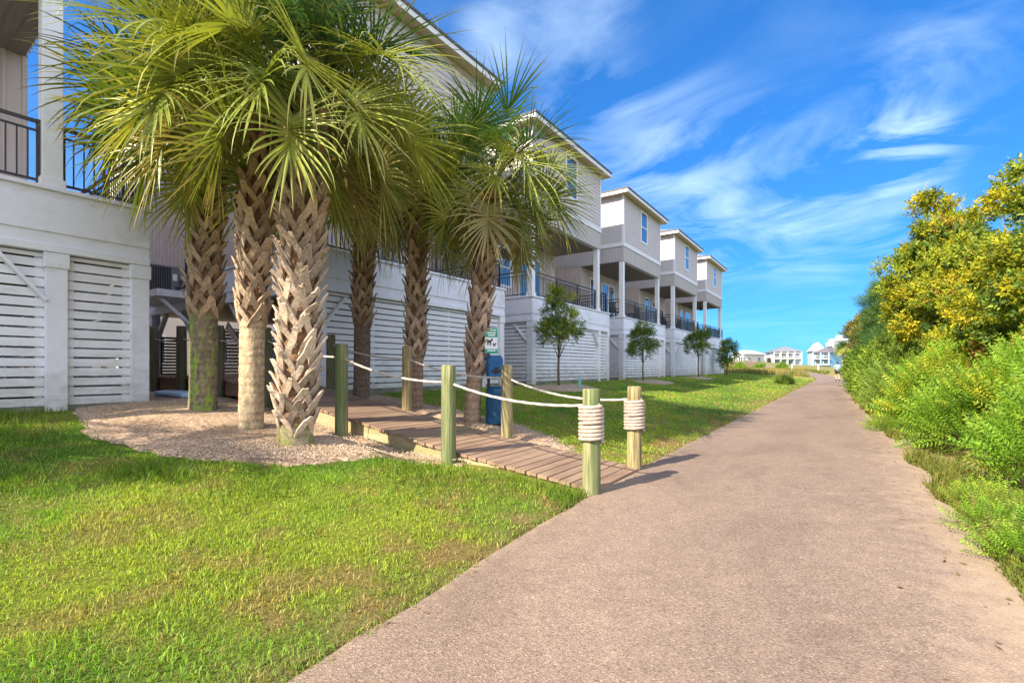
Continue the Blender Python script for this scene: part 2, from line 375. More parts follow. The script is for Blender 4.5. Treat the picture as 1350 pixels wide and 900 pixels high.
def ring(cx, cy, rx, ry): return [(cx+rx*math.cos(t*math.pi/8), cy+ry*math.sin(t*math.pi/8)) for t in range(16)]
bed('mulch_ring', ring(-8.5, 15.6, .9, 1.9), 'mulch', 'sandy mulch under the largest young tree', mound=.05)
bed('mulch_ring', ring(-8.3, 24.9, .9, 1.8), 'mulch', 'sandy mulch under the second young tree', mound=.06)
bed('mulch_ring', ring(-8.4, 34.9, .9, 1.8), 'mulch', 'sandy mulch under the third young tree', mound=.06)

# loose pebbles on the beds (uncountable)
def pebbles():
    n = 60000; x = nrng.uniform(-10, -3.2, n); y = nrng.uniform(1.8, 7.7, n)
    k = (in_poly(x, y, GRAVEL) | in_poly(x, y, GRAVEL2)) & ~((x > -9) & (y > 4.85) & (y < 6.3)) & (nrng.random(n) < np.where(y > 6.2, .4, 1)); x = x[k]; y = y[k]; n = len(x)
    base = np.array([(1,0,-.3),(-.5,.87,-.3),(-.5,-.87,-.3),(.2,.1,.75)])
    s = nrng.uniform(.006, .015, n); th = nrng.uniform(0, 6.28, n); c, sn = np.cos(th), np.sin(th)
    B = base[None]*s[:, None, None]*nrng.uniform(.7, 1.3, (n, 4, 1)); V = np.empty_like(B)
    V[..., 0] = B[..., 0]*c[:, None]-B[..., 1]*sn[:, None]+x[:, None]; V[..., 1] = B[..., 0]*sn[:, None]+B[..., 1]*c[:, None]+y[:, None]
    dist = .075*sm(np.minimum(y-1.9, 1)/.9)
    V[..., 2] = B[..., 2] + (gz(x, y)+.028+.055*sm(np.clip((y-2.1)/.9, 0, 1))*(y < 5.2)+.02*(y > 5.2))[:, None]
    F = (np.arange(n)*4)[:, None, None]+np.array([(0,1,3),(1,2,3),(2,0,3)])[None]
    t = nrng.random((n, 1)); C = np.array([.23,.155,.10])*(1-t)+np.array([.62,.50,.37])*t
    o = np_mesh('gravel', V.reshape(-1, 3), F.reshape(-1, 3), np.repeat(C, 4, 0), 'gravel'); tag(o, 'loose tan pebbles lying over the gravel beds', 'gravel', kind='stuff')
pebbles()

# ------------------------------------------------------------------ grass
def blades(x, y, h, w, col, lean=.6, name='grass', label='', zoff=0.0):
    n = len(x); z = gz(x, y)-.008+zoff; th = nrng.uniform(0, 6.283, n); ph = nrng.uniform(0, 6.283, n)
    ln = nrng.uniform(.15, 1, n)*lean*h
    sx, sy = np.cos(th)*w/2, np.sin(th)*w/2; lx, ly = np.cos(ph)*ln, np.sin(ph)*ln
    V = np.empty((n, 5, 3))
    V[:, 0] = np.stack([x-sx, y-sy, z], -1); V[:, 1] = np.stack([x+sx, y+sy, z], -1)
    mx, my, mz = x+lx*.35, y+ly*.35, z+h*.6
    V[:, 2] = np.stack([mx-sx*.8, my-sy*.8, mz], -1); V[:, 3] = np.stack([mx+sx*.8, my+sy*.8, mz], -1)
    V[:, 4] = np.stack([x+lx, y+ly, z+h*np.clip(1.05-.5*(ln/np.maximum(h, 1e-6))**2, .45, 1)], -1)
    F = (np.arange(n)*5)[:, None, None]+np.array([(0,1,3),(0,3,2),(2,3,4)])[None]
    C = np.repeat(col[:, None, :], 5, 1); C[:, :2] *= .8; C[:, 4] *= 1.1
    return V.reshape(-1, 3), F.reshape(-1, 3), np.clip(C.reshape(-1, 3), 0, 1)
def lawn_mask(x, y):
    dk = (y > 4.72) & (y < 6.42) & (x > -9.5)
    rings = np.zeros(x.shape, bool)
    for cx, cy in ((-8.5,15.6),(-8.3,24.9),(-8.4,34.9)): rings |= ((x-cx)/.85)**2+((y-cy)/1.75)**2 < 1
    wob = .3*(fbm(x*2.3, y*2.3, 71)-.5)
    return ~dk & ~in_poly(x+wob, y+wob, GRAVEL) & ~in_poly(x+wob, y+wob, GRAVEL2) & ~rings & (x > -9.9)
def grass():
    parts = []
    def region(x0, x1, y0, y1, dens, h0, h1, w, seed):
        n = int((x1-x0)*(y1-y0)*dens); x = nrng.uniform(x0, x1, n); y = nrng.uniform(y0, y1, n)
        d = np.hypot(x, y); n2 = fbm(x*3.6, y*3.6, 37); el = edge_l(y)
        k = (x < el + .17*fbm(x*5, y*5, 77)**1.5-.02) & lawn_mask(x, y)
        cl = fbm(x*5, y*5, 79)
        bare = sm((n2-.58)/.12)*.5+np.exp(-np.maximum(el-x, 0)/.2)*.35*fbm(x*3, y*3, 78)
        k &= nrng.random(n) > np.clip(bare, 0, .93)
        x, y, cl = x[k], y[k], cl[k]; n = len(x)
        hh = .62*nrng.uniform(h0, h1, n)*(.45+1.1*cl)*(.75+.5*fbm(x*.8, y*.8, 83))
        c = lawn_col(x, y)*nrng.uniform(.65, 1.8, (n, 1)); c *= (1+.25*(cl[:, None]-.5))
        dry = nrng.random(n) < .13+.4*np.exp(-np.maximum(edge_l(y)-x, 0)/.12); c[dry] = np.array([.33,.26,.10])*nrng.uniform(.6, 1.1, (dry.sum(), 1))
        c[:, 0] *= nrng.uniform(.8, 1.2, n)
        parts.append((x, y, hh, nrng.uniform(.7, 1.3, n)*w, c))
    region(-5.2, -1.8, -.6, 3.2, 6200, .03, .085, .0055, 1)
    region(-8.5, -5.2, -.6, 3.2, 2600, .035, .09, .008, 2)
    region(-10, -1.9, 3.2, 6.4, 2600, .03, .08, .008, 3)
    region(-10, -1.9, 6.4, 14, 1000, .04, .09, .012, 4)
    region(-10, -1.9, 14, 30, 240, .05, .10, .022, 5)
    region(-10, -1.9, 30, 60, 70, .07, .13, .045, 6)
    # taller tufts
    for cx, cy, r, nn in ((-5.75,1.75,.16,260),(-5.35,2.0,.12,160),(-5.9,1.0,.2,240),(-4.6,2.3,.25,260),(-9.6,1.2,.5,700),(-8.9,.7,.6,900),(-8.0,.9,.5,600),(-2.32,4.35,.12,160),(-2.45,4.6,.12,200),(-3.0,4.6,.25,260),(-3.6,3.9,.5,700),(-4.2,4.0,.35,500),(-6.5,.3,.3,300)):
        x = nrng.normal(cx, r, nn); y = nrng.normal(cy, r, nn); k = (x < edge_l(y)) & lawn_mask(x, y); x = x[k]; y = y[k]
        c = np.array([.13,.22,.022])*nrng.uniform(.7, 1.4, (len(x), 1)); parts.append((x, y, nrng.uniform(.08, .17, len(x)), nrng.uniform(.006, .010, len(x)), c))
    X, Y, H, W, C = [np.concatenate([p[i] for p in parts]) for i in range(5)]
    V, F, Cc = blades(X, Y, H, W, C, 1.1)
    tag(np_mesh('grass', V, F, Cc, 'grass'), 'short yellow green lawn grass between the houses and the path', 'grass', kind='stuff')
    # rough verge right of the path
    n = 60000; y = nrng.uniform(2.5, 45, n)**1; y = 2.5+(y-2.5)**1.35/42.5**.35; x = edge_r(y)-.02+np.abs(nrng.normal(0, .38, n))
    k = fbm(x*2.2, y*1.2, 91) > (.50-.16*sm((x-edge_r(y))/.6))
    k &= nrng.random(n) < .25+.6*fbm(x*6, y*6, 93); x, y = x[k], y[k]
    t = nrng.random((len(x), 1)); c = np.array([.11,.17,.025])*(1-t)+np.array([.28,.25,.06])*t
    V, F, Cc = blades(x, y, (.03+.17*nrng.random(len(x))**2)*(1+.015*y), nrng.uniform(.007, .013, len(x))*(1+.03*y), c, 1.0)
    tag(np_mesh('verge_grass', V, F, Cc, 'grass'), 'scrappy grass and weeds along the sandy right edge of the path', 'grass', kind='stuff')
    # meadow in the distance
    n = 60000; y = nrng.uniform(56, 128, n); x = nrng.uniform(-38, 3, n)
    k = ((x < edge_l(y)-.3) | ((x > edge_r(y)+.3) & (x < edge_r(y)+6))) & (fbm(x*.5, y*.3, 95) > .36) & (x < -2.6-(y < 62)*4*(62-y)/6*0)
    k &= ~((y < 66) & (x > -7)); x, y = x[k], y[k]
    t = fbm(x*.35, y*.35, 97)[:, None]; t = sm((t-.35)/.3); c = np.array([.13,.17,.03])*(1-t)+np.array([.36,.28,.09])*t; c = c*nrng.uniform(.7, 1.25, (len(x), 1))
    V, F, Cc = blades(x, y, nrng.uniform(.25, .75, len(x)), nrng.uniform(.04, .09, len(x)), c, .7)
    tag(np_mesh('meadow_grass', V, F, Cc, 'grass'), 'tall dry yellow grass beyond the end of the lawn', 'grass', kind='stuff')
grass()

def litter():
    n = 420; y = nrng.uniform(1.5, 28, n); side = nrng.random(n) < .72
    x = np.where(side, edge_r(y)-np.abs(nrng.normal(0, .28, n)), edge_l(y)+np.abs(nrng.normal(0, .12, n))); k = nrng.random(n) < .06; x[k] = nrng.uniform(-2, .8, k.sum())
    th = nrng.uniform(0, 6.28, n); l = nrng.uniform(.01, .028, n); w = l*nrng.uniform(.25, .5, n); c, sn = np.cos(th), np.sin(th); z = gz(x, y)+.036; V = np.empty((n, 4, 3))
    for q, (a, b, h) in enumerate(((-1,0,0),(0,-1,.004),(1,0,.008),(0,1,.002))): V[:, q] = np.stack([x+a*l*c-b*w*sn, y+a*l*sn+b*w*c, z+h], -1)
    F = (np.arange(n)*4)[:, None]+np.arange(4)[None]; t = nrng.random((n, 1)); C = np.array([.10,.06,.03])*(1-t)+np.array([.34,.24,.10])*t
    tag(np_mesh('leaf_litter', V.reshape(-1, 3), F, np.repeat(C, 4, 0), 'leaf'), 'dry brown leaves and bits scattered along the path edges', 'leaf litter', kind='stuff')
litter()
# ------------------------------------------------------------------ houses
W = 7.4; UW = 6.3; ZB, ZD, ZC, ZE = 2.5, 3.5, 6.55, 10.2; DP = 2.6; DEP = 14.0
def railing(p, q, parent, z0=ZD+.02, h=.97):
    m = MB(); p = Vector((p[0],p[1],0)); q = Vector((q[0],q[1],0)); L = (q-p).length
    a = Vector((0,0,z0+h)); m.beam(p+a, q+a, .055, .045)
    a = Vector((0,0,z0+h-.14)); m.beam(p+a, q+a, .03, .03)
    a = Vector((0,0,z0+.08)); m.beam(p+a, q+a, .035, .035)
    n = max(2, int(L/.115))
    for i in range(1, n):
        b = p.lerp(q, i/n); m.box(b.x-.009, b.x+.009, b.y-.009, b.y+.009, z0+.08, z0+h-.14)
    k = max(1, round(L/2.0))
    for i in range(k+1):
        b = p.lerp(q, i/k); m.box(b.x-.026, b.x+.026, b.y-.026, b.y+.026, z0-.02, z0+h+.03)
    return m.build('railing', 'bronze', parent)
def slat_panel(parent, axis_, fixed, a0, a1, z0=.14, z1=ZB-.02, seed=1):
    r = random.Random(seed); m = MB(); z = z0
    while z < z1-.05:
        hgt = .123+r.uniform(-.003, .003); j = r.uniform(-.004, .004); t = r.uniform(-.003, .003)
        if axis_ == 'x': m.box(fixed-.026+j, fixed+j, a0, a1, z+t, min(z+hgt, z1))
        else: m.box(a0, a1, fixed-.013+j, fixed+.013+j, z+t, min(z+hgt, z1))
        z += .152
    k = max(1, round((a1-a0)/1.6))
    for i in range(k+1):
        p = a0+(a1-a0)*i/k
        p = min(max(p, a0+.05), a1-.05)
        if axis_ == 'x': m.box(fixed-.12, fixed-.036, p-.045, p+.045, z0-.05, z1)
        else: m.box(p-.045, p+.045, fixed+.024, fixed+.1, z0-.05, z1)
    return m.build('slat_panel', 'slat', parent)
def laps(m, axis_, fixed, a0, a1, z0, z1, out, pitch=.165):
    z = z0
    while z < z1-.02:
        zt = min(z+pitch, z1); o = .022*out
        if axis_ == 'x':
            vs = [(fixed+o,a0,z),(fixed+o,a1,z),(fixed+o*.15,a1,zt),(fixed+o*.15,a0,zt),(fixed,a0,z),(fixed,a1,z)]
            fs = [(0,1,2,3),(0,4,5,1)] if out > 0 else [(3,2,1,0),(1,5,4,0)]
        else:
            vs = [(a0,fixed+o,z),(a1,fixed+o,z),(a1,fixed+o*.15,zt),(a0,fixed+o*.15,zt),(a0,fixed,z),(a1,fixed,z)]
            fs = [(3,2,1,0),(1,5,4,0)] if out > 0 else [(0,1,2,3),(0,4,5,1)]
        m.add(vs, fs); z = zt
def battens(m, axis_, fixed, a0, a1, z0, z1, out, pitch=.3):
    n = max(1, round((a1-a0)/pitch))
    for i in range(n+1):
        p = min(max(a0+(a1-a0)*i/n, a0+.03), a1-.03); lo, hi = sorted((fixed, fixed+.022*out))
        if axis_ == 'x': m.box(lo, hi, p-.022, p+.022, z0, z1)
        else: m.box(p-.022, p+.022, lo, hi, z0, z1)
def window(parent, axis_, fixed, a0, a1, z0, z1, out=1, bars=1, name='window', z_mull=None):
    m = MB(); t = .11; lo, hi = sorted((fixed-.02*out, fixed+.045*out))
    def b(p0, p1, q0, q1, l=lo, h=hi):
        if axis_ == 'x': m.box(l, h, p0, p1, q0, q1)
        else: m.box(p0, p1, l, h, q0, q1)
    b(a0-t, a0, z0-t, z1+t); b(a1, a1+t, z0-t, z1+t); b(a0, a1, z1, z1+t); b(a0-.0, a1+.0, z0-t, z0)
    l2, h2 = sorted((fixed-.015*out, fixed+.041*out))
    if bars: b(a0, a1, (z0+z1)/2-.03, (z0+z1)/2+.03, l2, h2)
    if z_mull: b((a0+a1)/2-.07, (a0+a1)/2+.07, z0, z1, l2, h2)
    w = m.build(name, 'trim', parent)
    halves = [(a0, a1)] if not z_mull else [(a0, (a0+a1)/2-.07), ((a0+a1)/2+.07, a1)]
    for p0, p1 in halves:
        g = MB(); l3, h3 = sorted((fixed+.025*out, fixed+.034*out))
        if axis_ == 'x': g.box(l3, h3, p0-.004, p1+.004, z0-.004, z1+.004)
        else: g.box(p0-.004, p1+.004, l3, h3, z0-.004, z1+.004)
        g.build('pane', 'glass', w)
    return w
def make_house(Y0, zb, label, open_side=False, seed=0):
    H = empty('beach_house', (-10.0, Y0, zb), 0, label, 'house', 'raised beach houses in a row along the lawn')
    # ---- lower level
    m = MB(); m.box(-.22, -.04, .26, 6.08, -.5, .135); m.box(-.22, -.04, 6.32, 7.14, -.5, .135)
    if not open_side: m.box(-DEP, -.24, .03, .2, -.5, .135)
    m.build('plinth', 'dirty', H)
    for y in (.13, 6.2, 7.27):
        m = MB(); m.box(-.27, -.002, y-.13, y+.13, -.12, ZB); m.box(-.272, .02, y-.15, y+.15, 2.26, ZB-.004); m.build('pier', 'white', H, bevel=.008)
        m = MB(); m.box(-.275, .004, y-.134, y+.134, -.5, -.118); m.build('pier_base', 'dirty', H)
    xs = (-3.3, -6.6, -9.9, -13.2)
    for x in xs:
        for y in (.13, 7.27):
            m = MB(); m.box(x-.13, x+.13, y-.13, y+.13, -.5, ZB); m.build('pier', 'white', H, bevel=.008)
    slat_panel(H, 'x', -.09, .26, 6.07, seed=seed+1); slat_panel(H, 'x', -.09, 6.33, 7.14, seed=seed+2)
    slat_panel(H, 'y', 7.2, -13.0, -.28, seed=seed+3)
    m = MB(); m.beam((-.03,6.08,1.75), (-.03,5.55,2.42), .045, .13, (1,0,0)); m.build('knee_brace', 'white', H)
    m = MB(); m.beam((-.03,.27,1.75), (-.03,.8,2.42), .045, .13, (1,0,0)); m.build('knee_brace', 'white', H)
    if open_side:
        for x in (-.13,)+xs:
            for sx in (-1, 1):
                if x > -.2 and sx > 0: continue
                m = MB(); m.beam((x+sx*.12,.13,1.55), (x+sx*1.0,.13,ZB-.02), .09, .14, (0,1,0)); m.build('knee_brace', 'white', H)
        slat_panel(H, 'x', -13.3, 3.9, 7.1, seed=seed+5)
        m = MB()
        for i in range(12): m.box(-8.2-.24*i, -7.9-.24*i, 3.0, 4.1, .15+.19*i, .19+.19*i)
        m.beam((-7.9,2.97,.1), (-10.9,2.97,2.45), .05, .28); m.beam((-7.9,4.13,.1), (-10.9,4.13,2.45), .05, .28); m.build('stair', 'white', H)
        m = MB(); m.box(-13.1, -13.05, 1.35, 1.43, .2, 2.0); m.box(-13.1, -13.05, 2.2, 2.28, .2, 2.0)
        for i in range(14): m.box(-13.1, -13.06, 1.43, 2.2, .25+i*.125, .33+i*.125)
        m.build('shutter', 'black', H)
        # air-conditioner platform on the side wall
        m = MB(); m.box(-9.6, -6.2, -1.05, -.03, ZD-.74, ZD-.54)
        for x in (-9.4, -6.4): m.beam((x,-.95,ZD-.74), (x,-.02,ZD-1.6), .09, .12, (1,0,0))
        m.build('platform', 'white', H)
    else:
        slat_panel(H, 'y', .1, -13.0, -.28, seed=seed+4)
        m = MB(); m.beam((-.3,.05,1.75), (-.9,.05,2.42), .13, .045); m.build('knee_brace', 'white', H)
    if not open_side: m = MB(); m.box(-13.8, -13.6, 0.1, 7.3, 0, ZB); m.build('back_wall', 'batten', H)
    # ---- frieze
    m = MB()
    for (x0,x1,y0,y1) in ((-.25,0,0,W),(-DEP,-.25,0,.22),(-DEP,-.25,W-.22,W)):
        m.box(x0, x1, y0, y1, ZB, ZD-.06)
    m.box(0, .022, -.0, W, ZB+.30, ZD-.19); m.box(0, .03, -.0, W, ZB-.0, ZB+.115)
    m.box(-DEP, .0, -.022, 0, ZB+.30, ZD-.19); m.box(-DEP, 0, -.03, 0, ZB, ZB+.115)
    m.box(-DEP-.03, .05, -.045, W+.045, ZD-.06, ZD)
    m.build('frieze', 'white', H, bevel=.005)
    m = MB(); m.box(-DEP+.05, -.26, .24, W-.24, ZB+.35, ZD-.075); m.build('deck', 'ceiling', H)
    # ---- mid level
    m = MB(); m.box(-DEP, -DP, .02, UW, ZD+.002, ZC+.1)
    battens(m, 'x', -DP, .02, 1.1, ZD+.002, ZC, 1); battens(m, 'x', -DP, 2.2, 2.75, ZD+.002, ZC, 1); battens(m, 'x', -DP, 4.85, UW, ZD+.002, ZC, 1)
    battens(m, 'y', .02, -DEP, -DP, ZD+.002, ZC, -1); battens(m, 'y', UW, -DEP, -DP, ZD+.002, ZC, 1)
    m.build('wall', 'batten', H)
    window(H, 'x', -DP+.01, 1.25, 2.1, ZD+.9, ZD+2.5)
    window(H, 'x', -DP+.01, 2.95, 4.7, ZD+.12, ZD+2.45, bars=0, name='door', z_mull=True)
    m = MB(); m.box(-DP, -.25, .02, UW-.02, ZC-.01, ZC+.06)
    for i in range(30): m.box(-DP, -.25, .1+i*.205, .105+i*.205+.01, ZC-.022, ZC-.0102)
    m.build('porch_ceiling', 'ceiling', H)
    for y in (.14, UW-.14):
        m = MB(); m.box(-.27, -.03, y-.12, y+.12, ZD+.002, ZC); m.box(-.3, .0, y-.15, y+.15, ZD+.002, ZD+.14); m.build('column', 'trim', H, bevel=.006)
    railing((-.15,.28), (-.15,UW-.28), H); railing((-.15,UW), (-.15,W-.08), H); railing((-.17,W-.08), (-5.5,W-.08), H); railing((-.3,.12), (-DP,.12), H)
    m = MB(); m.tube([(-1.2,3.1,ZC-.02),(-1.2,3.1,ZC-.32)], .03, 8); m.tube([(-1.2,3.1,ZC-.3),(-1.2,3.1,ZC-.46)], [.1,.13], 12)
    for a in range(5): t = a*1.2566+.3; m.beam((-1.2+.12*math.cos(t),3.1+.12*math.sin(t),ZC-.37), (-1.2+.66*math.cos(t),3.1+.66*math.sin(t),ZC-.37), .13, .012)
    m.build('ceiling_fan', 'black', H)
    # ---- upper level
    m = MB(); m.box(-DEP, -.0, .0, UW, ZC+.101, ZC+.9); m.box(-.25, -.001, .001, UW-.001, ZC, ZC+.1); m.box(-DP, -.25, .001, .2, ZC, ZC+.1)
    battens(m, 'x', 0, 0, UW, ZC, ZC+.8, 1, .2); battens(m, 'y', 0, -DEP, 0, ZC, ZC+.8, -1, .2); battens(m, 'y', UW, -DEP, 0, ZC, ZC+.8, 1, .2)
    m.build('skirt', 'skirt', H)
    zs = ZC+1.02; m = MB(); m.box(-DEP, -.0, .0, UW, zs-.22, ZE)
    laps(m, 'x', .0, .1, UW-.1, zs, ZE-.0, 1); laps(m, 'y', 0, -DEP, -.1, zs, ZE, -1); laps(m, 'y', UW, -DEP, -.1, zs, ZE, 1)
    m.build('upper_wall', 'siding', H)
    m = MB(); m.box(-DEP-.02, .035, -.035, UW+.035, zs-.2, zs)
    for y0, y1 in ((-.028, .09), (UW-.09, UW+.028)): m.box(-.09, .028, y0, y1, zs, ZE-.002)
    m.build('band_trim', 'trim', H)
    if not open_side: window(H, 'x', .0, 2.75, 3.65, ZE-1.95, ZE-.25)
    window(H, 'y', 0, -6.8, -5.9, ZE-1.95, ZE-.35, out=-1)
    # ---- roof
    ov = .42; x0, x1, y0, y1 = -DEP-ov, ov, -ov, UW+ov; ze = ZE+.16; rz_ = (y1-y0)/2*.40; ym = (y0+y1)/2; hp = (y1-y0)/2
    m = MB(); m.add([(x1,y0,ze),(x1,y1,ze),(x0,y1,ze),(x0,y0,ze),(x1-hp,ym,ze+rz_),(x0+hp,ym,ze+rz_)], [(0,1,4),(1,2,5,4),(2,3,5),(3,0,4,5),(3,2,1,0)])
    rf = m.build('roof', 'roof', H)
    m = MB(); e = .02
    m.box(x1, x1+e, y0-e, y1+e, ze-.03, ze+.05); m.box(x0-e, x0, y0-e, y1+e, ze-.03, ze+.05); m.box(x0, x1, y0-e, y0, ze-.03, ze+.05); m.box(x0, x1, y1, y1+e, ze-.03, ze+.05)
    m.build('drip_edge', 'gutter', rf)
    m = MB(); m.box(x0+.01, x1-.01, y0+.01, y0+.035, ZE-.04, ze-.032); m.box(x0+.01, x1-.01, y1-.035, y1-.01, ZE-.04, ze-.032); m.box(x1-.035, x1-.01, y0+.036, y1-.036, ZE-.04, ze-.032); m.box(x0+.01, x0+.035, y0+.036, y1-.036, ZE-.04, ze-.032)
    m.build('eave_board', 'trim', rf)
    m = MB(); m.box(x0+.037, x1-.037, y0+.037, y1-.037, ZE+.002, ZE+.03); m.build('soffit', 'soffit', rf)
    return H
ZBW = .73
make_house(-4.17, ZBW-.05, 'raised white house at the left edge, nearest the camera and cut off by the frame', seed=10)
make_house(6.45, ZBW, 'tall grey beach house on open stilts behind the row of palms, end of the boardwalk', True, 20)
make_house(15.7, ZBW, 'grey beach house just right of the palms with the largest young tree before it', seed=30)
make_house(25.0, ZBW, 'grey beach house with a dark upper window, second one standing clear of the palms', seed=40)
make_house(34.5, ZBW, 'grey beach house, last but one of the row, dark chairs on its porch', seed=50)
make_house(44.0, ZBW, 'farthest and smallest looking grey beach house, at the end of the row', seed=60)

# air conditioner on the platform
ac = empty('air_conditioner', (-17.6, 5.9, ZBW+ZD-.54), 0, 'dark grey air conditioner on the white ledge of the palm house', 'air conditioner')
m = MB(); m.box(-.5, .5, -.4, .4, 0, .86); m.build('case', 'ac', ac, bevel=.02)
m = MB()
for i in range(9): m.box(.503, .52, -.37+i*.062, -.33+i*.062, .06, .8)
m.build('grille', 'black', ac)
m = MB(); m.tube([(.5,.3,.2),(.7,.45,.2),(.75,.5,.35),(.72,.5,1.1)], .035, 8); m.build('pipe', 'black', ac)
m = MB(); m.box(.502, .51, .22, .34, .42, .62); m.build('plate', 'white_sign', ac)

# porch chairs
def chair(x, y, z, rz, label, grp='dark porch chairs'):
    c = empty('porch_chair', (x, y, z), rz, label, 'chair', grp)
    m = MB(); m.box(-.26, .26, -.25, .25, .40, .45); m.build('seat', 'black', c)
    m = MB()
    for i in range(6): m.box(-.25+i*.09, -.2+i*.09, .24, .27, .46, 1.0)
    m.box(-.27, .27, .235, .275, .97, 1.04); m.build('backrest', 'black', c)
    for sx in (-1, 1):
        m = MB(); m.box(sx*.26-.03, sx*.26+.03, -.25, .26, .62, .66); m.build('armrest', 'black', c)
        for sy in (-1, 1): m = MB(); m.box(sx*.24-.022, sx*.24+.022, sy*.23-.022, sy*.23+.022, 0, .62); m.build('leg', 'black', c)
zd = ZBW+ZD
for hy, hn in ((25.0, 'second clear house'), (34.5, 'last but one house'), (44.0, 'farthest house of the row')):
    chair(-11.0, hy+1.3, zd, 1.2, f'dark porch chair by the left railing of the {hn}')
    chair(-11.3, hy+5.0, zd, -1.9, f'dark porch chair by the right column of the {hn}')

# ------------------------------------------------------------------ boardwalk, posts, ropes
DZ_X = [-30, -11, -9.1, -6.2, -4.4, -2.25]; DZ_Z = [1.18, 1.18, .93, .52, .27, .05]
def dz(x): return float(np.interp(x, DZ_X, DZ_Z))
bw = empty('boardwalk', (-2.3, 5.57, 0.0), 0, 'weathered brown plank boardwalk ramping up from the path between the houses', 'boardwalk')
m = MB(); x = -2.28; r = random.Random(3)
while x > -19:
    w = .134; x1 = x-w; y0 = 4.86+r.uniform(-.02, .02); y1 = 6.30+r.uniform(-.02, .02)
    za, zb_ = dz(x)+r.uniform(-.003, .003), dz(x1)+r.uniform(-.003, .003)
    vs = [(X+2.3, Y-5.57, Z+k) for (X, Z) in ((x, za), (x1, zb_)) for Y in (y0, y1) for k in (-.038, 0)]
    m.add(vs, [(0,1,3,2),(4,6,7,5),(0,4,5,1),(2,3,7,6),(1,5,7,3),(0,2,6,4)])
    x = x1-.02
m.build('decking', 'deck', bw)
for yy, mm in ((4.93, 'beam'), (6.22, 'beam')):
    for xa, xb in ((-2.9,-4.4),(-4.42,-6.2),(-6.22,-9.1),(-9.12,-11),(-11.02,-19)):
        m = MB(); h = .18 if xa > -6 else .26
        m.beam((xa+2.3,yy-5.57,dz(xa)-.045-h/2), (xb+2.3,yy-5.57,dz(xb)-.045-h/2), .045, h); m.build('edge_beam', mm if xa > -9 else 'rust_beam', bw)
for xx in (-9.9,-12.0,-14.2,-16.5):
    m = MB(); m.beam((xx+2.3,4.98-5.57,.3), (xx+2.3,4.98-5.57,1.1), .12, .12); m.build('support_post', 'post_dark', bw)
    m = MB(); m.beam((xx-1+2.3,4.9-5.57,.88), (xx+1+2.3,4.9-5.57,.88), .04, .14); m.build('cross_board', 'rust_beam', bw)
def post(x, y, zt, rad, label, m='post', lean=(0,0)):
    z0 = g1(x, y)-.25; n = 9; r = random.Random(int((x+y)*1000)); P = []; RR = []
    for i in range(n+1):
        t = i/n; P.append((x+lean[0]*t, y+lean[1]*t, z0+(zt-z0)*t)); RR.append(rad*(1.04-.06*t))
    P += [(x+lean[0], y+lean[1], zt+.012)]; RR += [rad*.86]
    ph = [r.uniform(0, 6.28) for _ in range(3)]
    mb = MB(); mb.tube(P, RR, 18, True, mod=lambda i, th: 1+.015*math.sin(3*th+ph[0])+.012*math.sin(7*th+ph[1]+i*.2))
    o = mb.build('wooden_post', m, smooth=False); me = o.data
    me.polygons.foreach_set('use_smooth', [len(p.vertices) == 4 for p in me.polygons])
    return tag(o, label, 'post', 'round wooden rope posts along the boardwalk')
YN, YF = 4.82, 6.33
near = [(-2.30,YN,1.16),(-4.36,4.76,1.43),(-6.55,4.66,1.77),(-9.1,4.80,2.16),(-11.03,4.8,2.30),(-12.9,4.8,2.38),(-14.6,4.8,2.44)]
far = [(-2.36,6.29,1.14),(-4.52,YF,1.44),(-6.86,YF,1.80),(-9.28,YF,2.12)]
ln = ['greenish rope wrapped post at the path end of the boardwalk, nearest the camera','greenish post on the near boardwalk side, next after the rope wrapped one','bright green post on the near side of the boardwalk beside the thickest palm','dark post half hidden behind the thickest palm on the near side','dark post on the raised walkway between the two left palms','dark post hidden by the mossy palm on the raised walkway','dark post beside the white corner of the left house']
lf = ['tan rope wrapped post on the far corner where boardwalk meets path','tan post on the far side of the boardwalk in front of the blue bin','tan post on the far side standing before a palm trunk','dark post on the far side against the white slatted wall']
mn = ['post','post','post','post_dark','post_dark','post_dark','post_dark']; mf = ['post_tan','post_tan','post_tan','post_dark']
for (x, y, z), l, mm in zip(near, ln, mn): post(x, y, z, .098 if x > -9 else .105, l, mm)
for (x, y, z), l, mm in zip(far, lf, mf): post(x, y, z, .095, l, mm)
def rope(points, sags, label, coil_at, coil_z, rr=.016):
    P = []
    for (a, b, s) in zip(points[:-1], points[1:], sags):
        a = Vector(a); b = Vector(b); k = int((b-a).length/.028)
        for i in range(k):
            t = i/k; p = a.lerp(b, t); p.z -= s*4*t*(1-t); P.append(p)
    P.append(Vector(points[-1]))
    mb = MB(); mb.tube(P, rr, 12, True, mod=lambda i, th: 1+.13*math.cos(3*(th-i*.32)))
    o = mb.build('rope', 'rope', smooth=True); tag(o, label, 'rope')
    cx, cy = coil_at; H = []; turns = 9
    for k in range(turns*24+1):
        t = k/24; a = 2*math.pi*t; zz = coil_z[0]+(coil_z[1]-coil_z[0])*t/turns + (.012 if t > turns*.52 else 0)
        H.append((cx+(.10+.022)*math.cos(a), cy+(.10+.022)*math.sin(a), zz))
    mb = MB(); mb.tube(H, .0225, 10, True, mod=lambda i, th: 1+.10*math.cos(3*(th-i*.5)))
    mb.build('coil', 'coil', o, smooth=True)
rope([(-2.2,YN,1.00),(-2.3,YN,.99),(-4.36,4.76,1.21),(-6.55,4.66,1.57),(-9.1,4.8,1.94),(-11.03,4.8,2.0),(-12.9,4.8,2.1),(-14.6,4.8,2.15)], [0,.10,.10,.08,.06,.06,.05], 'white rope sagging along the near row of boardwalk posts', (-2.3,YN), (.60,.97))
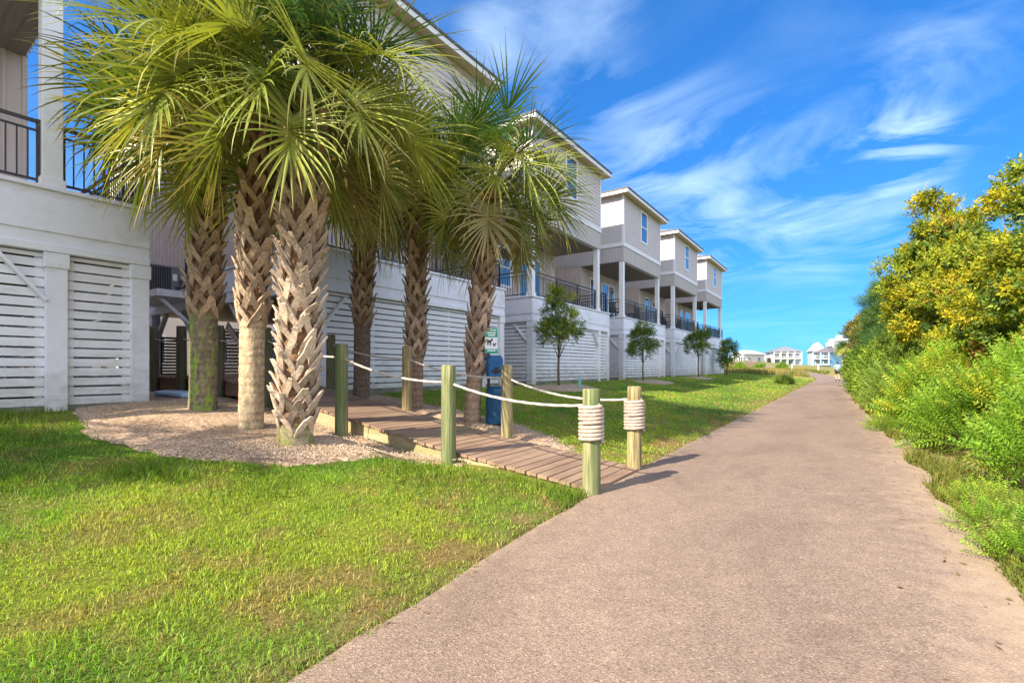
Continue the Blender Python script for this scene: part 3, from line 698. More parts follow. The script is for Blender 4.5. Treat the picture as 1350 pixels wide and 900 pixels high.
rope([(-2.26,6.29,.98),(-2.36,6.29,.98),(-4.52,YF,1.24),(-6.86,YF,1.58),(-9.28,YF,1.92)], [0,.13,.10,.08], 'white rope sagging along the far row of boardwalk posts', (-2.36,6.29), (.56,.94))

# thin pale board below the walkway
mb = MB(); mb.add([(-.75,-.25,0),(.6,-.25,0),(.85,0,0),(.6,.25,0),(-.75,.25,0),(-.9,0,0)]+[(-.75,-.25,.09),(.6,-.25,.09),(.85,0,.11),(.6,.25,.09),(-.75,.25,.09),(-.9,0,.1)], [(5,4,3,2,1,0),(6,7,8,9,10,11)]+[(i,(i+1)%6,6+(i+1)%6,6+i) for i in range(6)])
o = mb.build('paddle_board', 'palebluec', bevel=.02, loc=(-11.1, 4.15, g1(-11.1,4.15)+.09)); tag(o, 'pale blue board lying flat on the ground under the walkway', 'board')
mb = MB(); mb.tube([(0,0,0),(.02,0,.4),(.0,0,.9),(0,0,1.15)], [.16,.2,.14,.03], 10)
tag(mb.build('folded_umbrella', 'teal', loc=(-12.4, 6.9, g1(-12.4,6.9)), smooth=True), 'folded teal umbrella under the open house behind the palms', 'umbrella')

# ------------------------------------------------------------------ pet waste station
st = empty('waste_station', (-5.39, 7.14, g1(-5.39,7.14)), R(62), 'blue pet waste station with green and white sign, beside the right palm', 'waste station')
m = MB(); m.tube([(-.09,.06,-.1),(-.09,.06,1.86)], .028, 8); m.build('pole', 'black', st)
m = MB(); m.box(-.18, .18, -.006, .006, 0, .56); sg = m.build('sign', 'white_sign', st, loc=(-.06,0.012,1.36)); sg.scale = (.7,1,.85)
for z0, z1 in ((.36,.558),(.004,.10)): m = MB(); m.box(-.178, .178, -.0105, -.0075, z0, z1); m.build('sign_band', 'green_sign', sg)
for x0, x1, z in ((-.14,-.05,.50),(-.03,.03,.50),(.05,.14,.50),(-.13,.13,.44),(-.10,.11,.39),(-.12,.12,.05)): m = MB(); m.box(x0, x1, -.0135, -.011, z, z+.028); m.build('lettering', 'white_sign', sg)
m = MB()
def dog(m, cx, cz, s):
    m.box(cx-.06*s, cx+.06*s, -.0105, -.0075, cz, cz+.05*s); m.box(cx+.045*s, cx+.10*s, -.0112, -.0082, cz+.04*s, cz+.085*s)
    for lx in (-.055,-.03,.02,.045): m.box(cx+lx*s-.008*s, cx+lx*s+.008*s, -.0112, -.0082, cz-.055*s, cz+.005*s)
    m.box(cx-.085*s, cx-.055*s, -.0112, -.0082, cz+.03*s, cz+.08*s)
dog(m, -.06, .24, 1.0); dog(m, .09, .19, .55); m.build('dog_symbol', 'black', sg)
m = MB(); m.add([(x, y, z) for y in (-.13, .03) for x, z in ((-.19,0),(.19,0),(.19,.42),(.13,.50),(-.13,.50),(-.19,.42))], [(0,1,2,3,4,5),(11,10,9,8,7,6)]+[((i+1)%6,i,6+i,6+(i+1)%6) for i in range(6)])
dsp = m.build('dispenser', 'blue', st, loc=(-.03,-.02,.90), bevel=.015); dsp.scale = (.78,1,.85)
m = MB(); m.box(-.05, .06, -.145, -.131, .10, .24); m.box(-.12, .15, -.150, -.131, .14, .18); m.build('slot', 'black', dsp)
m = MB(); m.tube([(0,0,0),(0,0,.04),(0,0,.60),(0,0,.66),(0,0,.70)], [.21,.225,.225,.21,.13], 24); m.build('bin', 'navy', st, smooth=False, loc=(.06,-.02,.05), bevel=.008)

# small marker stake near the first young tree
mb = MB(); mb.box(-.03, .03, -.006, .006, 0, .42); mb.box(-.05, .06, -.011, -.0065, .12, .40)
tag(mb.build('marker_stake', 'cyan', loc=(-8.05, 15.9, g1(-8.05,15.9))), 'pale cyan marker stake in the mulch by the largest young tree', 'stake')

# ------------------------------------------------------------------ palms
def unit(v): return v/ (np.linalg.norm(v)+1e-9)
def palm(x, y, zs, ztop, lean, rb, r0, nleaf, Rl, Lp, label, seed, moss=(.10,.13,.03), smooth_col=(.34,.27,.20), moss_amt=.4, boot_col=(.50,.42,.35), low=-16, far_=False, fav=None):
    """zs: height above ground where the boots begin; ztop: crown centre above ground"""
    r = random.Random(seed); zg = g1(x, y); root = empty('palm_tree', (x, y, zg), 0, label, 'palm tree', 'cabbage palms grouped at the boardwalk' if not far_ else None)
    def axis_pt(z):
        t = z/ztop; return np.array([lean[0]*t**1.2, lean[1]*t**1.2, z])
    # trunk
    P, RR, CC = [], [], []; n = int(ztop/.035)
    for i in range(n+1):
        z = -.15+(ztop+.15)*i/n; p = axis_pt(max(z, 0)); P.append((p[0], p[1], z))
        flare = .16*math.exp(-max(z, 0)/.12); rr = r0*(1+flare)*(1 if z < zs else 1.0-.1*min(1, (z-zs)/1.5))
        rr *= 1+.007*math.sin(z*80+2*math.sin(z*7))+r.uniform(-.02, .02)
        RR.append(rr); t = max(0, min(1, (z-zs)/max(.3, (ztop-zs)))); base = np.array(smooth_col)*(1-.25*(math.sin(z*55+2*math.sin(z*7)) < -.5))
        if z > zs: base = np.array((.20,.115,.065))*(1-t)+np.array((.23,.11,.05))*t
        CC.append(base)
    k = 44; mb = MB(); vs, cs = [], []; TH = 2*np.pi*np.arange(k)/k; ZZ = np.array([q[2] for q in P]); GT, GZ = np.meshgrid(np.cos(TH)*2+np.sin(TH)*3, ZZ)
    NA = fbm(GT*1.1+seed*5, GZ*1.6, 5); NB = fbm(GT*5+seed, GZ*11, 6, 3); NC = fbm(GT*2.5+seed*2, GZ*26, 8, 2)
    for i in range(n+1):
        for j in range(k):
            th = 2*math.pi*j/k; rr = RR[i]*(1+.03*math.sin(2*th+seed)+.02*math.sin(5*th+i*.13)); vs.append((P[i][0]+rr*math.cos(th), P[i][1]+rr*math.sin(th), P[i][2]))
            nn = float(NA[i, j]); mm = max(0, min(1, (nn-.72+moss_amt*.36-(.10 if P[i][2] > .45 else 0))*5+.25*math.sin(th*2+seed)))*max(0, min(1, (NB[i, j]-.32)*4))*.9*(P[i][2] < zs+.05)
            cs.append(tuple(CC[i]*(.62+.76*NC[i, j])*(.75+.5*NB[i, j])*(1-mm)+np.array(moss)*mm*(.3+1.3*NB[i, j])))
    fs = [(i*k+j, i*k+(j+1)%k, (i+1)*k+(j+1)%k, (i+1)*k+j) for i in range(n) for j in range(k)]+[tuple(range(k-1,-1,-1)), tuple(n*k+j for j in range(k))]
    mb.add(vs, fs, cs); mb.build('trunk', 'boot', root, smooth=True)
    # boots: forked leaf bases in a lattice
    mb = MB(); z = zs-.02; i = 0; dzb = .0215*(.24/r0)*(1.35 if far_ else 1)
    while z < ztop-.12:
        f = i*2.39996+r.uniform(-.22, .22); ax = axis_pt(z); rr = r0*.97; tt = (z-zs)/(ztop-zs); zj = r.uniform(-.035, .035); big = r.uniform(.75, 1.3); out = (.045+.065*r.random())*(rb/.34)*(1.0+.5*tt); up = (.15+.05*r.random()+.06*tt)*big; dl = .125/r0*.95*r.uniform(.8,1.15); z += zj
        shade = r.uniform(.55, 1.2); age = min(1, max(0, (tt-.35)*1.6)); col = (np.array(boot_col)*(1-age)+np.array((.36,.205,.105))*age)*shade; colb = col*.8
        def pt(phi, rad, zz): a = axis_pt(max(zz, 0)); return Vector((a[0]+rad*math.cos(phi), a[1]+rad*math.sin(phi), zz))
        for sgn in (-1, 1):
            jit = r.uniform(.85, 1.1)
            path = [pt(f+sgn*dl*jit, rr-.015, z-.13), pt(f+sgn*dl*.66, rr+.022, z-.03), pt(f+sgn*dl*.22, rr+.045+out*.2, z+.07), pt(f+sgn*.05, rr+.05+out*.62, z+up*.75), pt(f+sgn*.03, rr+.05+out, z+up*.8+r.uniform(.01,.07))]
            wd = [v*(.68+.25*big) for v in (.080,.082,.080,.068,.05 if r.random() < .65 else .018)]; th_ = [.016,.024,.026,.022,.014]; vs = []; c4 = []
            for q in range(5):
                T = (path[min(q+1,4)]-path[max(q-1,0)]).normalized(); rad = Vector((math.cos(f), math.sin(f), .25)).normalized(); sd = T.cross(rad).normalized(); nr = sd.cross(T)
                for a_, b_ in ((-1,-1),(1,-1),(1,1),(-1,1)): vs.append(path[q]+sd*(a_*wd[q]/2)+nr*(b_*th_[q]/2)); c4.append(tuple(col*(.85+.08*q) if q < 4 else col*1.12))
            mb.add(vs, [(q*4+e, q*4+(e+1)%4, q*4+4+(e+1)%4, q*4+4+e) for q in range(4) for e in range(4)]+[(16,17,18,19),(3,2,1,0)], c4)
            if r.random() < .10: break
        z -= zj; z += dzb*(1 if z < zs+.6*(ztop-zs) else 1.1); i += 1
    mb.build('leaf_bases', 'boot', root)
    # fronds
    V, F, C = [], [], []; nv = 0
    petiole = MB(); ctr = axis_pt(ztop-.12)
    for li in range(nleaf):
        age = (li+.5)/nleaf; az = li*2.39996+seed+r.uniform(-.25, .25)
        el = R(84-(84-low)*age**.85+r.uniform(-8, 8))
        size = r.uniform(.85, 1.08)*(.8+.2*math.sin(math.pi*min(1, age*1.3+.12))); lp = Lp*size*(.75+.35*age)
        d = np.array([math.cos(el)*math.cos(az), math.cos(el)*math.sin(az), math.sin(el)]); p = ctr+d*.06+np.array([0,0,.25*(1-age)-.1])
        pts = [p.copy()]; steps = 9; g = .055+.06*age
        for s in range(steps):
            d = unit(d+np.array([0,0,-g*(.4+s/steps)])); p = p+d*lp/steps; pts.append(p.copy())
        petiole.tube([tuple(q) for q in pts], [.024-.012*s/steps for s in range(steps+1)], 5, False, c=(.20,.22,.05))
        costa, Ts = [p.copy()], [d.copy()]; Lc = Rl*size*.55; cs_ = 8
        for s in range(cs_):
            d = unit(d+np.array([0,0,-.11-.10*age])); p = p+d*Lc/cs_; costa.append(p.copy()); Ts.append(d.copy())
        roll = r.uniform(-.75, .75); fold_ = r.uniform(.25, .75)
        nseg = 50; tone = r.random(); gcol = np.array([.13,.20,.032])*(1-tone)+np.array([.44,.46,.075])*tone
        if age < .3: gcol = np.array([.06,.125,.035])*(.9+.5*tone)
        if age > .88 and r.random() < .5: gcol = np.array([.34,.29,.10])
        yel = r.random() < .3
        for si in range(nseg):
            a = (si+.5)/nseg*2-1; aa = abs(a); s = (1-aa**.9)*cs_; i0 = min(int(s), cs_-1); fr = s-i0
            q = costa[i0]*(1-fr)+costa[i0+1]*fr; T = unit(Ts[i0]*(1-fr)+Ts[i0+1]*fr); S = np.cross(T, [0,0,1.0])
            if np.linalg.norm(S) < .2: S = np.array([-math.sin(az), math.cos(az), 0])
            S = unit(S); Nn = np.cross(S, T); S = unit(S*math.cos(roll)+Nn*math.sin(roll)); Nn = np.cross(S, T); th = aa*R(142)+R(3)+r.uniform(-.05,.05); dd = unit(T*math.cos(th)+S*math.sin(th)*(1 if a > 0 else -1)+Nn*(fold_*math.sin(th)+r.uniform(-.16,.16)))
            L = Rl*size*(1.05-.30*aa**2)*r.uniform(.80, 1.12); K = 6; st_ = L/K; pp = q.copy(); dro = (.03+.10*age+r.uniform(0,.15)+(.6 if r.random() < .14 else 0))*(1.1 if aa > .3 else .9)
            wm = .033*(Rl/1.1)*r.uniform(.8, 1.15)*(1.8 if far_ else 1); prof = (.6, 1, 1, .85, .62, .36, .05)
            tipc = np.array([.42,.33,.13]) if (yel or r.random() < .22) else gcol*1.15; jit = r.uniform(.8, 1.2); bend = r.random() < .12
            for kk in range(K+1):
                Sv = unit(np.cross(dd, Nn)); up = np.cross(Sv, dd); w2 = wm*prof[kk]/2; fold = w2*.55
                V += [pp-Sv*w2, pp+up*fold*-1, pp+Sv*w2]
                t = max(0, (kk-3.5)/2.5); cc = (gcol*jit)*(1-t)+tipc*t; C += [cc, cc*.9, cc]
                if kk < K:
                    b0 = nv+kk*3; F += [(b0, b0+1, b0+4, b0+3), (b0+1, b0+2, b0+5, b0+4)]
                pp = pp+dd*st_; kq = (kk+1)/K; dd = unit(dd+np.array([0,0,-dro*(kq**2.0)*1.5*(2.2 if (bend and kk > 2) else 1)]))
            nv += (K+1)*3
    cr = np_mesh('crown', np.array(V), np.array(F), np.clip(np.array(C), 0, 1), 'palmleaf', root)
    petiole.build('leaf_stalks', 'leaf', root, smooth=True)
    return root
palm(-5.85, 3.47, .30, 4.45, (.10,.10), .34, .20, 36, 1.08, 1.15, 'thickest palm, boots almost to the ground, mossy stump base, in front of the boardwalk', 101, moss=(.20,.21,.05), moss_amt=1.2, boot_col=(.56,.43,.32))
palm(-6.89, 3.42, 1.62, 4.5, (.10,.05), .30, .16, 36, 1.15, 1.42, 'palm with a smooth sunlit ochre lower trunk, between the thickest palm and the mossy one', 202, low=-2, moss=(.15,.17,.04), smooth_col=(.47,.36,.23), moss_amt=.25, boot_col=(.54,.39,.27))
palm(-8.40, 3.42, 1.62, 4.75, (.10,.05), .32, .195, 34, 1.12, 1.2, 'palm with bright green moss down its dark lower trunk, beside the left house', 303, low=-2, moss=(.19,.32,.03), smooth_col=(.22,.16,.12), moss_amt=1.15, boot_col=(.42,.30,.21), )
palm(-8.90, 6.85, 1.75, 4.95, (.12,.0), .28, .18, 30, 1.05, 1.1, 'shaded brown palm close against the white slatted wall behind the boardwalk', 404, smooth_col=(.19,.13,.10), moss_amt=.2, boot_col=(.40,.29,.20))
palm(-7.35, 7.0, 1.15, 4.6, (.08,.0), .29, .16, 32, 1.05, 1.1, 'palm with a broken boot hanging, rising behind a tan rope post', 505, smooth_col=(.30,.20,.14), moss_amt=.15, boot_col=(.50,.38,.28))
palm(-5.80, 6.98, .98, 4.38, (.30,.2), .28, .155, 38, 1.05, 1.12, 'rightmost palm of the group, leaning right beside the blue waste bin', 606, smooth_col=(.38,.27,.18), moss_amt=.1, boot_col=(.46,.34,.26), low=-16)
palm(-8.6, -4.9, 1.5, 4.3, (.1,.1), .32, .19, 24, .95, .9, 'unseen palm in front of the left house, added for its shadow on the lawn', 707)  # out of view, added so its crown shadow falls across the lawn

# ------------------------------------------------------------------ leafy plants
def sprig_broad(nl=8, L=.22, ll=.088, lw=.046):
    r = random.Random(5); V, F = [], []
    for i in range(nl):
        t = (i+.6)/nl; az = i*2.4; b = np.array([0,0,t*L]); el = R(25+35*t); d = np.array([math.cos(az)*math.cos(el), math.sin(az)*math.cos(el), math.sin(el)])
        s = unit(np.cross(d, [0,0,1])); n = np.cross(s, d); l = ll*r.uniform(.8, 1.15); o = len(V)
        V += [b, b+d*l*.5-s*lw/2+n*.006, b+d*l-n*.012, b+d*l*.5+s*lw/2+n*.006]; F += [(o,o+1,o+2,o+3)]
    return np.array(V), np.array(F)
def sprig_feather(np_=7, L=.3, ll=.062, lw=.017):
    V, F = [], []
    for i in range(np_):
        t = (i+1)/np_; b = np.array([0, .10*L*t*t, t*L])
        for sgn in (-1, 1):
            l = ll*(1-.45*abs(t-.45)); d = unit(np.array([sgn*.85, .25, .5])); s = unit(np.cross(d, [0,1,.1])); o = len(V)
            V += [b, b+d*l*.45-s*lw/2, b+d*l-np.array([0,-.012,0]), b+d*l*.45+s*lw/2]; F += [(o,o+1,o+2,o+3)]
    o = len(V); b = np.array([0,.1*L,L]); V += [b, b+np.array([-lw/2,0,ll*.4]), b+np.array([0,0,ll]), b+np.array([lw/2,0,ll*.4])]; F += [(o,o+1,o+2,o+3)]
    return np.array(V), np.array(F)
SPR = {'broad': sprig_broad(), 'oak': sprig_broad(10, .2, .075, .026), 'feather': sprig_feather(), 'long': sprig_broad(9, .22, .13, .024), 'needle': sprig_broad(22, .22, .12, .007)}
def place_sprigs(spr, pos, dirs, size, colA, parent, name='crown', mat='leaf'):
    V0, F0 = SPR[spr]; n = len(pos); d = dirs/np.linalg.norm(dirs, axis=1, keepdims=True)
    ref = nrng.normal(size=(n, 3)); a = np.cross(d, ref); a /= np.linalg.norm(a, axis=1, keepdims=True)+1e-9; b = np.cross(d, a)
    M = np.stack([a, b, d], -1)*size[:, None, None]
    V = np.einsum('nij,kj->nki', M, V0)+pos[:, None, :]
    k = len(V0); C = np.repeat(colA[:, None, :], k, 1); nl = k//4
    lv = np.repeat(nrng.uniform(.72, 1.28, (n, nl)), 4, 1)[:, :k]; C = C*lv[..., None]
    F = (np.arange(n)*k)[:, None, None]+F0[None]
    return np_mesh(name, V.reshape(-1, 3), F.reshape(-1, 4), np.clip(C.reshape(-1, 3), 0, 1), mat, parent)
def plant(name, label, cat, group, x, y, blobs, nclump, per, spr, size, cols, cr=.28, trunk=None, stem_r=.02, seed=0, flow=None, up=.5, nstem=14, ground=True, twigs=()):
    """blobs: (dx,dy,z,rx,ry,rz). cols: list of (weight, colour)"""
    r = np.random.default_rng(seed); zg = g1(x, y); root = empty(name, (x, y, zg), 0, label, cat, group)
    vol = np.array([b[3]*b[4]+b[4]*b[5]+b[3]*b[5] for b in blobs]); which = r.choice(len(blobs), nclump, p=vol/vol.sum()); B = np.array(blobs)[which]
    d = r.normal(size=(nclump, 3)); d /= np.linalg.norm(d, axis=1, keepdims=True); d[:, 2] = np.where(d[:, 2] < -.55, -d[:, 2], d[:, 2])
    rad = r.uniform(.62, 1.05, nclump)**.8; cc = B[:, :3]+d*B[:, 3:]*rad[:, None]
    if ground: cc[:, 2] = np.maximum(cc[:, 2], .08)
    crs = cr*r.uniform(.6, 1.35, nclump)
    pos = np.repeat(cc, per, 0); dr = r.normal(size=pos.shape); dr /= np.linalg.norm(dr, axis=1, keepdims=True)
    out = np.repeat(d, per, 0); dr = dr+out*.5+np.array([0,0,.25]); dr /= np.linalg.norm(dr, axis=1, keepdims=True)
    pos = pos+dr*(np.repeat(crs, per)*r.uniform(.25, 1.0, len(pos))**.6)[:, None]*np.array([1,1,.8])
    if ground: pos[:, 2] = np.maximum(pos[:, 2], .03)
    dirs = dr+out*.4+np.array([0,0,up])+r.normal(size=pos.shape)*.35
    w = np.array([c[0] for c in cols]); ci = r.choice(len(cols), nclump, p=w/w.sum()); base = np.array([c[1] for c in cols])[ci]
    mixn = r.choice(len(cols), len(pos), p=w/w.sum()); other = np.array([c[1] for c in cols])[mixn]
    t = r.random((len(pos), 1))**1.6; C = np.repeat(base, per, 0)*(1-t)+other*t; C = C*r.uniform(.8, 1.2, (len(pos), 1))
    place_sprigs(spr, pos, dirs, size*r.uniform(.7, 1.25, len(pos)), C, root, 'foliage' if trunk is None else 'crown')
    if flow:
        nf, fc, fs = flow; pk = r.choice(nclump, nf); p2 = cc[pk]+d[pk]*crs[pk][:, None]*.8+r.normal(size=(nf, 3))*.09+np.array([0,0,.12]); dd = r.normal(size=(nf, 3))*.5+np.array([0,0,1])+d[pk]*.4
        place_sprigs('feather', p2, dd, fs*r.uniform(.6, 1.2, nf), np.array(fc)*r.uniform(.7, 1.25, (nf, 1)), root, 'blossom')
    m = MB(); rr = random.Random(seed); base_pts = []
    if trunk:
        th, tr = trunk; pts = [(0,0,-.1)]; px = py = 0
        for i in range(1, 7): px += rr.uniform(-.03, .03)*th/2; py += rr.uniform(-.03, .03)*th/2; pts.append((px, py, th*i/6))
        m.tube(pts, [tr*(1.15-.55*i/6) for i in range(7)], 9); base_pts = pts[3:]
    pick = r.choice(nclump, min(nstem, nclump), replace=False)
    for q in pick:
        e = Vector(cc[q]); s = Vector(base_pts[rr.randrange(len(base_pts))]) if base_pts else Vector((rr.uniform(-.3,.3)*abs(blobs[0][3])+blobs[which[q]][0]*.6, rr.uniform(-.3,.3)*abs(blobs[0][4])+blobs[which[q]][1]*.6, -.05))
        mid = s.lerp(e, .5)+Vector((rr.uniform(-.1,.1), rr.uniform(-.1,.1), .12)); m.tube([s, s.lerp(mid,.5)+Vector((0,0,.03)), mid, e], [stem_r, stem_r*.8, stem_r*.6, stem_r*.25], 6)
    for tw in twigs: m.tube(tw, [stem_r*.35]*(len(tw)-1)+[stem_r*.15], 5)
    m.build('trunk' if trunk else 'stem', 'bark', root, smooth=True)
    return root
OAK = [(3,(.10,.18,.035)),(2,(.17,.25,.04)),(1,(.30,.36,.05))]
G = 'young trees planted in front of the houses'
plant('young_tree', 'tallest young tree, bright yellow green top, before the house right of the palms', 'tree', G, -8.65, 15.4, [(0,.1,2.2,.62,.75,.75),(0,.2,2.75,.5,.55,.6),(0,-.15,1.9,.7,.8,.4),(.05,-.1,3.2,.3,.3,.4)], 60, 20, 'oak', 1.0, [(3,(.11,.19,.035)),(2,(.20,.28,.04)),(1.8,(.44,.48,.05))], .2, (2.0,.045), .014, 41, up=.4, nstem=22, ground=False)
plant('young_tree', 'second young tree along the lawn, round topped, by the house with the dark window', 'tree', G, -8.65, 24.3, [(0,.1,2.0,.6,.7,.65),(0,0,2.5,.45,.5,.45),(0,-.2,1.6,.5,.6,.35)], 54, 15, 'oak', 1.15, OAK+[(.5,(.22,.25,.03))], .2, (1.8,.04), .013, 42, up=.4, nstem=18, ground=False)
plant('young_tree', 'third young tree along the lawn, dark and spreading, with a gap of trunk below', 'tree', G, -8.42, 34.9, [(0,.1,2.4,.75,.9,.6),(.2,0,2.9,.45,.6,.4),(0,-.3,1.9,.7,.7,.35)], 52, 15, 'oak', 1.3, OAK, .22, (2.1,.05), .014, 43, up=.4, nstem=18, ground=False)
plant('young_tree', 'farthest young tree, small and dark beside the corner of the last house', 'tree', G, -8.9, 47.0, [(0,0,1.9,.7,.8,.6),(.2,0,2.5,.6,.6,.5),(0,-.2,1.0,.5,.6,.4)], 54, 15, 'oak', 1.5, OAK, .24, (2.0,.05), .014, 44, up=.4, nstem=16, ground=False)

YT = [(2.6,(.42,.42,.03)),(2.4,(.27,.34,.035)),(2.8,(.11,.19,.03)),(.8,(.56,.48,.02)),(.3,(.36,.16,.04))]
LG = [(3,(.19,.36,.03)),(2,(.27,.43,.04)),(1.5,(.11,.22,.025)),(.6,(.40,.46,.05))]
DG = [(3,(.07,.14,.025)),(2,(.12,.19,.03)),(1,(.20,.25,.035))]
SG = 'shrubs along the right edge of the path'
# big yellow tree near, right edge of frame
plant('flowering_tree', 'large yellow leaved tree at the right edge, rising tallest beside the path', 'tree', 'yellow trees right of the path', 3.55, 12.6, [(0,0,2.3,1.5,1.9,1.2),(.1,.2,3.7,1.1,1.2,.9),(-.45,-.5,2.7,1.2,1.3,1.1),(-.75,0,4.6,.45,.55,.7),(-.4,0,3.9,.6,.7,.6),(.6,.3,4.6,.7,.8,.7),(-.3,.4,1.5,1.5,1.7,.8)], 250, 46, 'broad', .95, YT, .25, (3.0,.11), .03, 51, (700,(.50,.46,.03),.75), .45, 40, False)
plant('flowering_tree', 'yellow leaved tree with a spiky crest, left of the tallest yellow tree', 'tree', 'yellow trees right of the path', 2.75, 18.0, [(0,0,2.5,1.7,2.0,1.3),(-.35,.3,3.9,1.3,1.5,.9),(-.35,.2,4.8,.75,.8,.6),(-.65,-.1,5.75,.28,.3,.75),(.25,.1,5.0,.4,.5,.6),(-.95,.5,4.0,.85,1.0,.75),(.3,0,1.4,1.3,1.6,.7)], 270, 44, 'broad', 1.05, YT, .27, (3.2,.11), .03, 52, (700,(.50,.46,.03),.9), .45, 40, False)
plant('pine_tree', 'small dark green pine poking out between yellow trees and bushes', 'tree', None, 2.3, 27.5, [(0,0,3.6,1.2,1.3,.8),(-.5,0,4.3,.8,.9,.5),(-.2,0,2.6,1.2,1.2,.7)], 130, 26, 'needle', 2.0, [(3,(.09,.19,.05)),(2,(.14,.24,.06))], .34, (3.6,.08), .025, 53, up=.5, nstem=24, ground=False)
plant('shrub_tree', 'brownish olive small tree farther along, above the walking person', 'tree', None, 2.2, 44, [(0,0,3.3,1.8,2.0,1.3),(-.8,0,3.9,1.1,1.2,.8),(.2,0,4.5,.9,1.0,.7),(0,0,1.9,1.9,1.9,1.2)], 190, 22, 'broad', 1.9, [(3,(.28,.22,.06)),(2,(.20,.20,.04)),(1,(.38,.28,.07))], .45, (2.8,.09), .03, 54, up=.5, nstem=26, ground=False)
# green bushes along the path
plant('green_bush', 'bright green feathery bush nearest the camera at the right edge', 'bush', SG, 2.35, 7.6, [(0,0,.55,.85,1.2,.6),(.35,.3,.95,.9,1.0,.55),(-.25,-.3,.35,.7,.9,.4),(.9,-.2,.8,.9,1.2,.7)], 216, 24, 'feather', 1.0, LG, .2, None, .014, 61, up=.7, nstem=30)
plant('green_bush', 'second bright green bush along the right edge, below the tallest yellow tree', 'bush', SG, 2.2, 10.6, [(0,0,.55,.95,1.4,.6),(.4,.2,1.0,.9,1.2,.55),(-.35,.2,.35,.8,1.1,.4),(.9,0,.9,.9,1.3,.7)], 225, 22, 'feather', 1.15, LG+[(.4,(.46,.45,.04))], .25, None, .014, 62, up=.7, nstem=26)
plant('green_bush', 'yellow tipped bush where the yellow trees come down to the path', 'bush', SG, 2.0, 14.2, [(0,0,.6,.95,1.6,.65),(.5,.3,1.1,.9,1.3,.6),(-.35,.1,.35,.7,1.2,.4)], 172, 22, 'feather', 1.35, LG+[(1.2,(.46,.45,.04))], .28, None, .014, 63, up=.7, nstem=22)
plant('green_bush', 'soft grey green bush halfway along, slimmer than its neighbours', 'bush', SG, 1.75, 18.6, [(0,0,.7,.95,1.7,.75),(.4,.3,1.25,.9,1.4,.55),(-.3,0,.4,.7,1.4,.4)], 165, 22, 'feather', 1.45, [(3,(.19,.30,.05)),(2,(.27,.37,.06)),(1,(.13,.20,.035))], .3, None, .014, 64, up=.9, nstem=22)
plant('green_bush', 'wispy light green bush farther along with upright shoots', 'bush', SG, 1.6, 24.0, [(0,0,.9,1.1,2.2,.9),(.4,.3,1.6,1.0,1.8,.6),(-.3,0,.4,.8,1.6,.4)], 230, 20, 'long', 1.5, [(3,(.19,.32,.04)),(2,(.30,.40,.05)),(1,(.13,.22,.035))], .34, None, .016, 65, up=1.2, nstem=22)
plant('green_bush', 'dark green dense bush beyond the wispy one, near the pine', 'bush', SG, 1.5, 31.5, [(0,0,1.0,1.25,2.6,1.0),(.4,.3,1.7,1.1,2.2,.7)], 220, 20, 'long', 1.8, [(3,(.11,.22,.03)),(2,(.19,.31,.04)),(1,(.08,.16,.025))], .38, None, .016, 66, up=1.0, nstem=20)
plant('green_bush', 'farthest dark green bush, next to the walking person', 'bush', SG, 1.95, 42.0, [(0,0,1.0,1.3,3.6,1.1),(.6,.3,1.9,1.2,3.0,.8)], 230, 18, 'long', 2.2, [(3,(.10,.20,.03)),(2,(.17,.28,.04)),(1,(.08,.14,.03))], .42, None, .016, 67, up=1.0, nstem=20)
# backdrop scrub behind the front plants
for i, (x, y, l) in enumerate(((5.2, 9.5, 'dark thicket behind the nearest green bush at the right edge'), (5.4, 16.5, 'dark thicket behind the yellow trees'), (4.6, 25, 'green thicket behind the pine'), (4.6, 36, 'green thicket behind the farthest bushes'))):
    plant('thicket', l, 'bush', 'thicket behind the path side shrubs', x, y, [(0,0,1.1,1.7,3.2,1.3),(.3,.5,2.0,1.4,2.4,.9)], 220, 18, 'broad', 1.9, DG+[(1,(.2,.2,.03))], .42, None, .02, 70+i, up=.6, nstem=16)
# low weeds at the sandy edge
for i, (x, y, s, l) in enumerate(((1.02,4.75,.16,'small sprawling weed on the sand nearest the bottom right corner'),(1.05,5.5,.2,'low weed on the sandy edge just before the nearest bush'),(.66,13.4,.22,'low weed creeping onto the path beside the yellow tipped bush'),(1.15,6.35,.22,'leafy weed at the foot of the nearest bush'))):
    plant('weed', l, 'weed', None, x, y, [(0,0,.05,s,s*1.6,.07)], 26, 12, 'feather', .5, LG+[(1,(.25,.22,.07))], .09, None, .004, 80+i, up=.6, nstem=8)

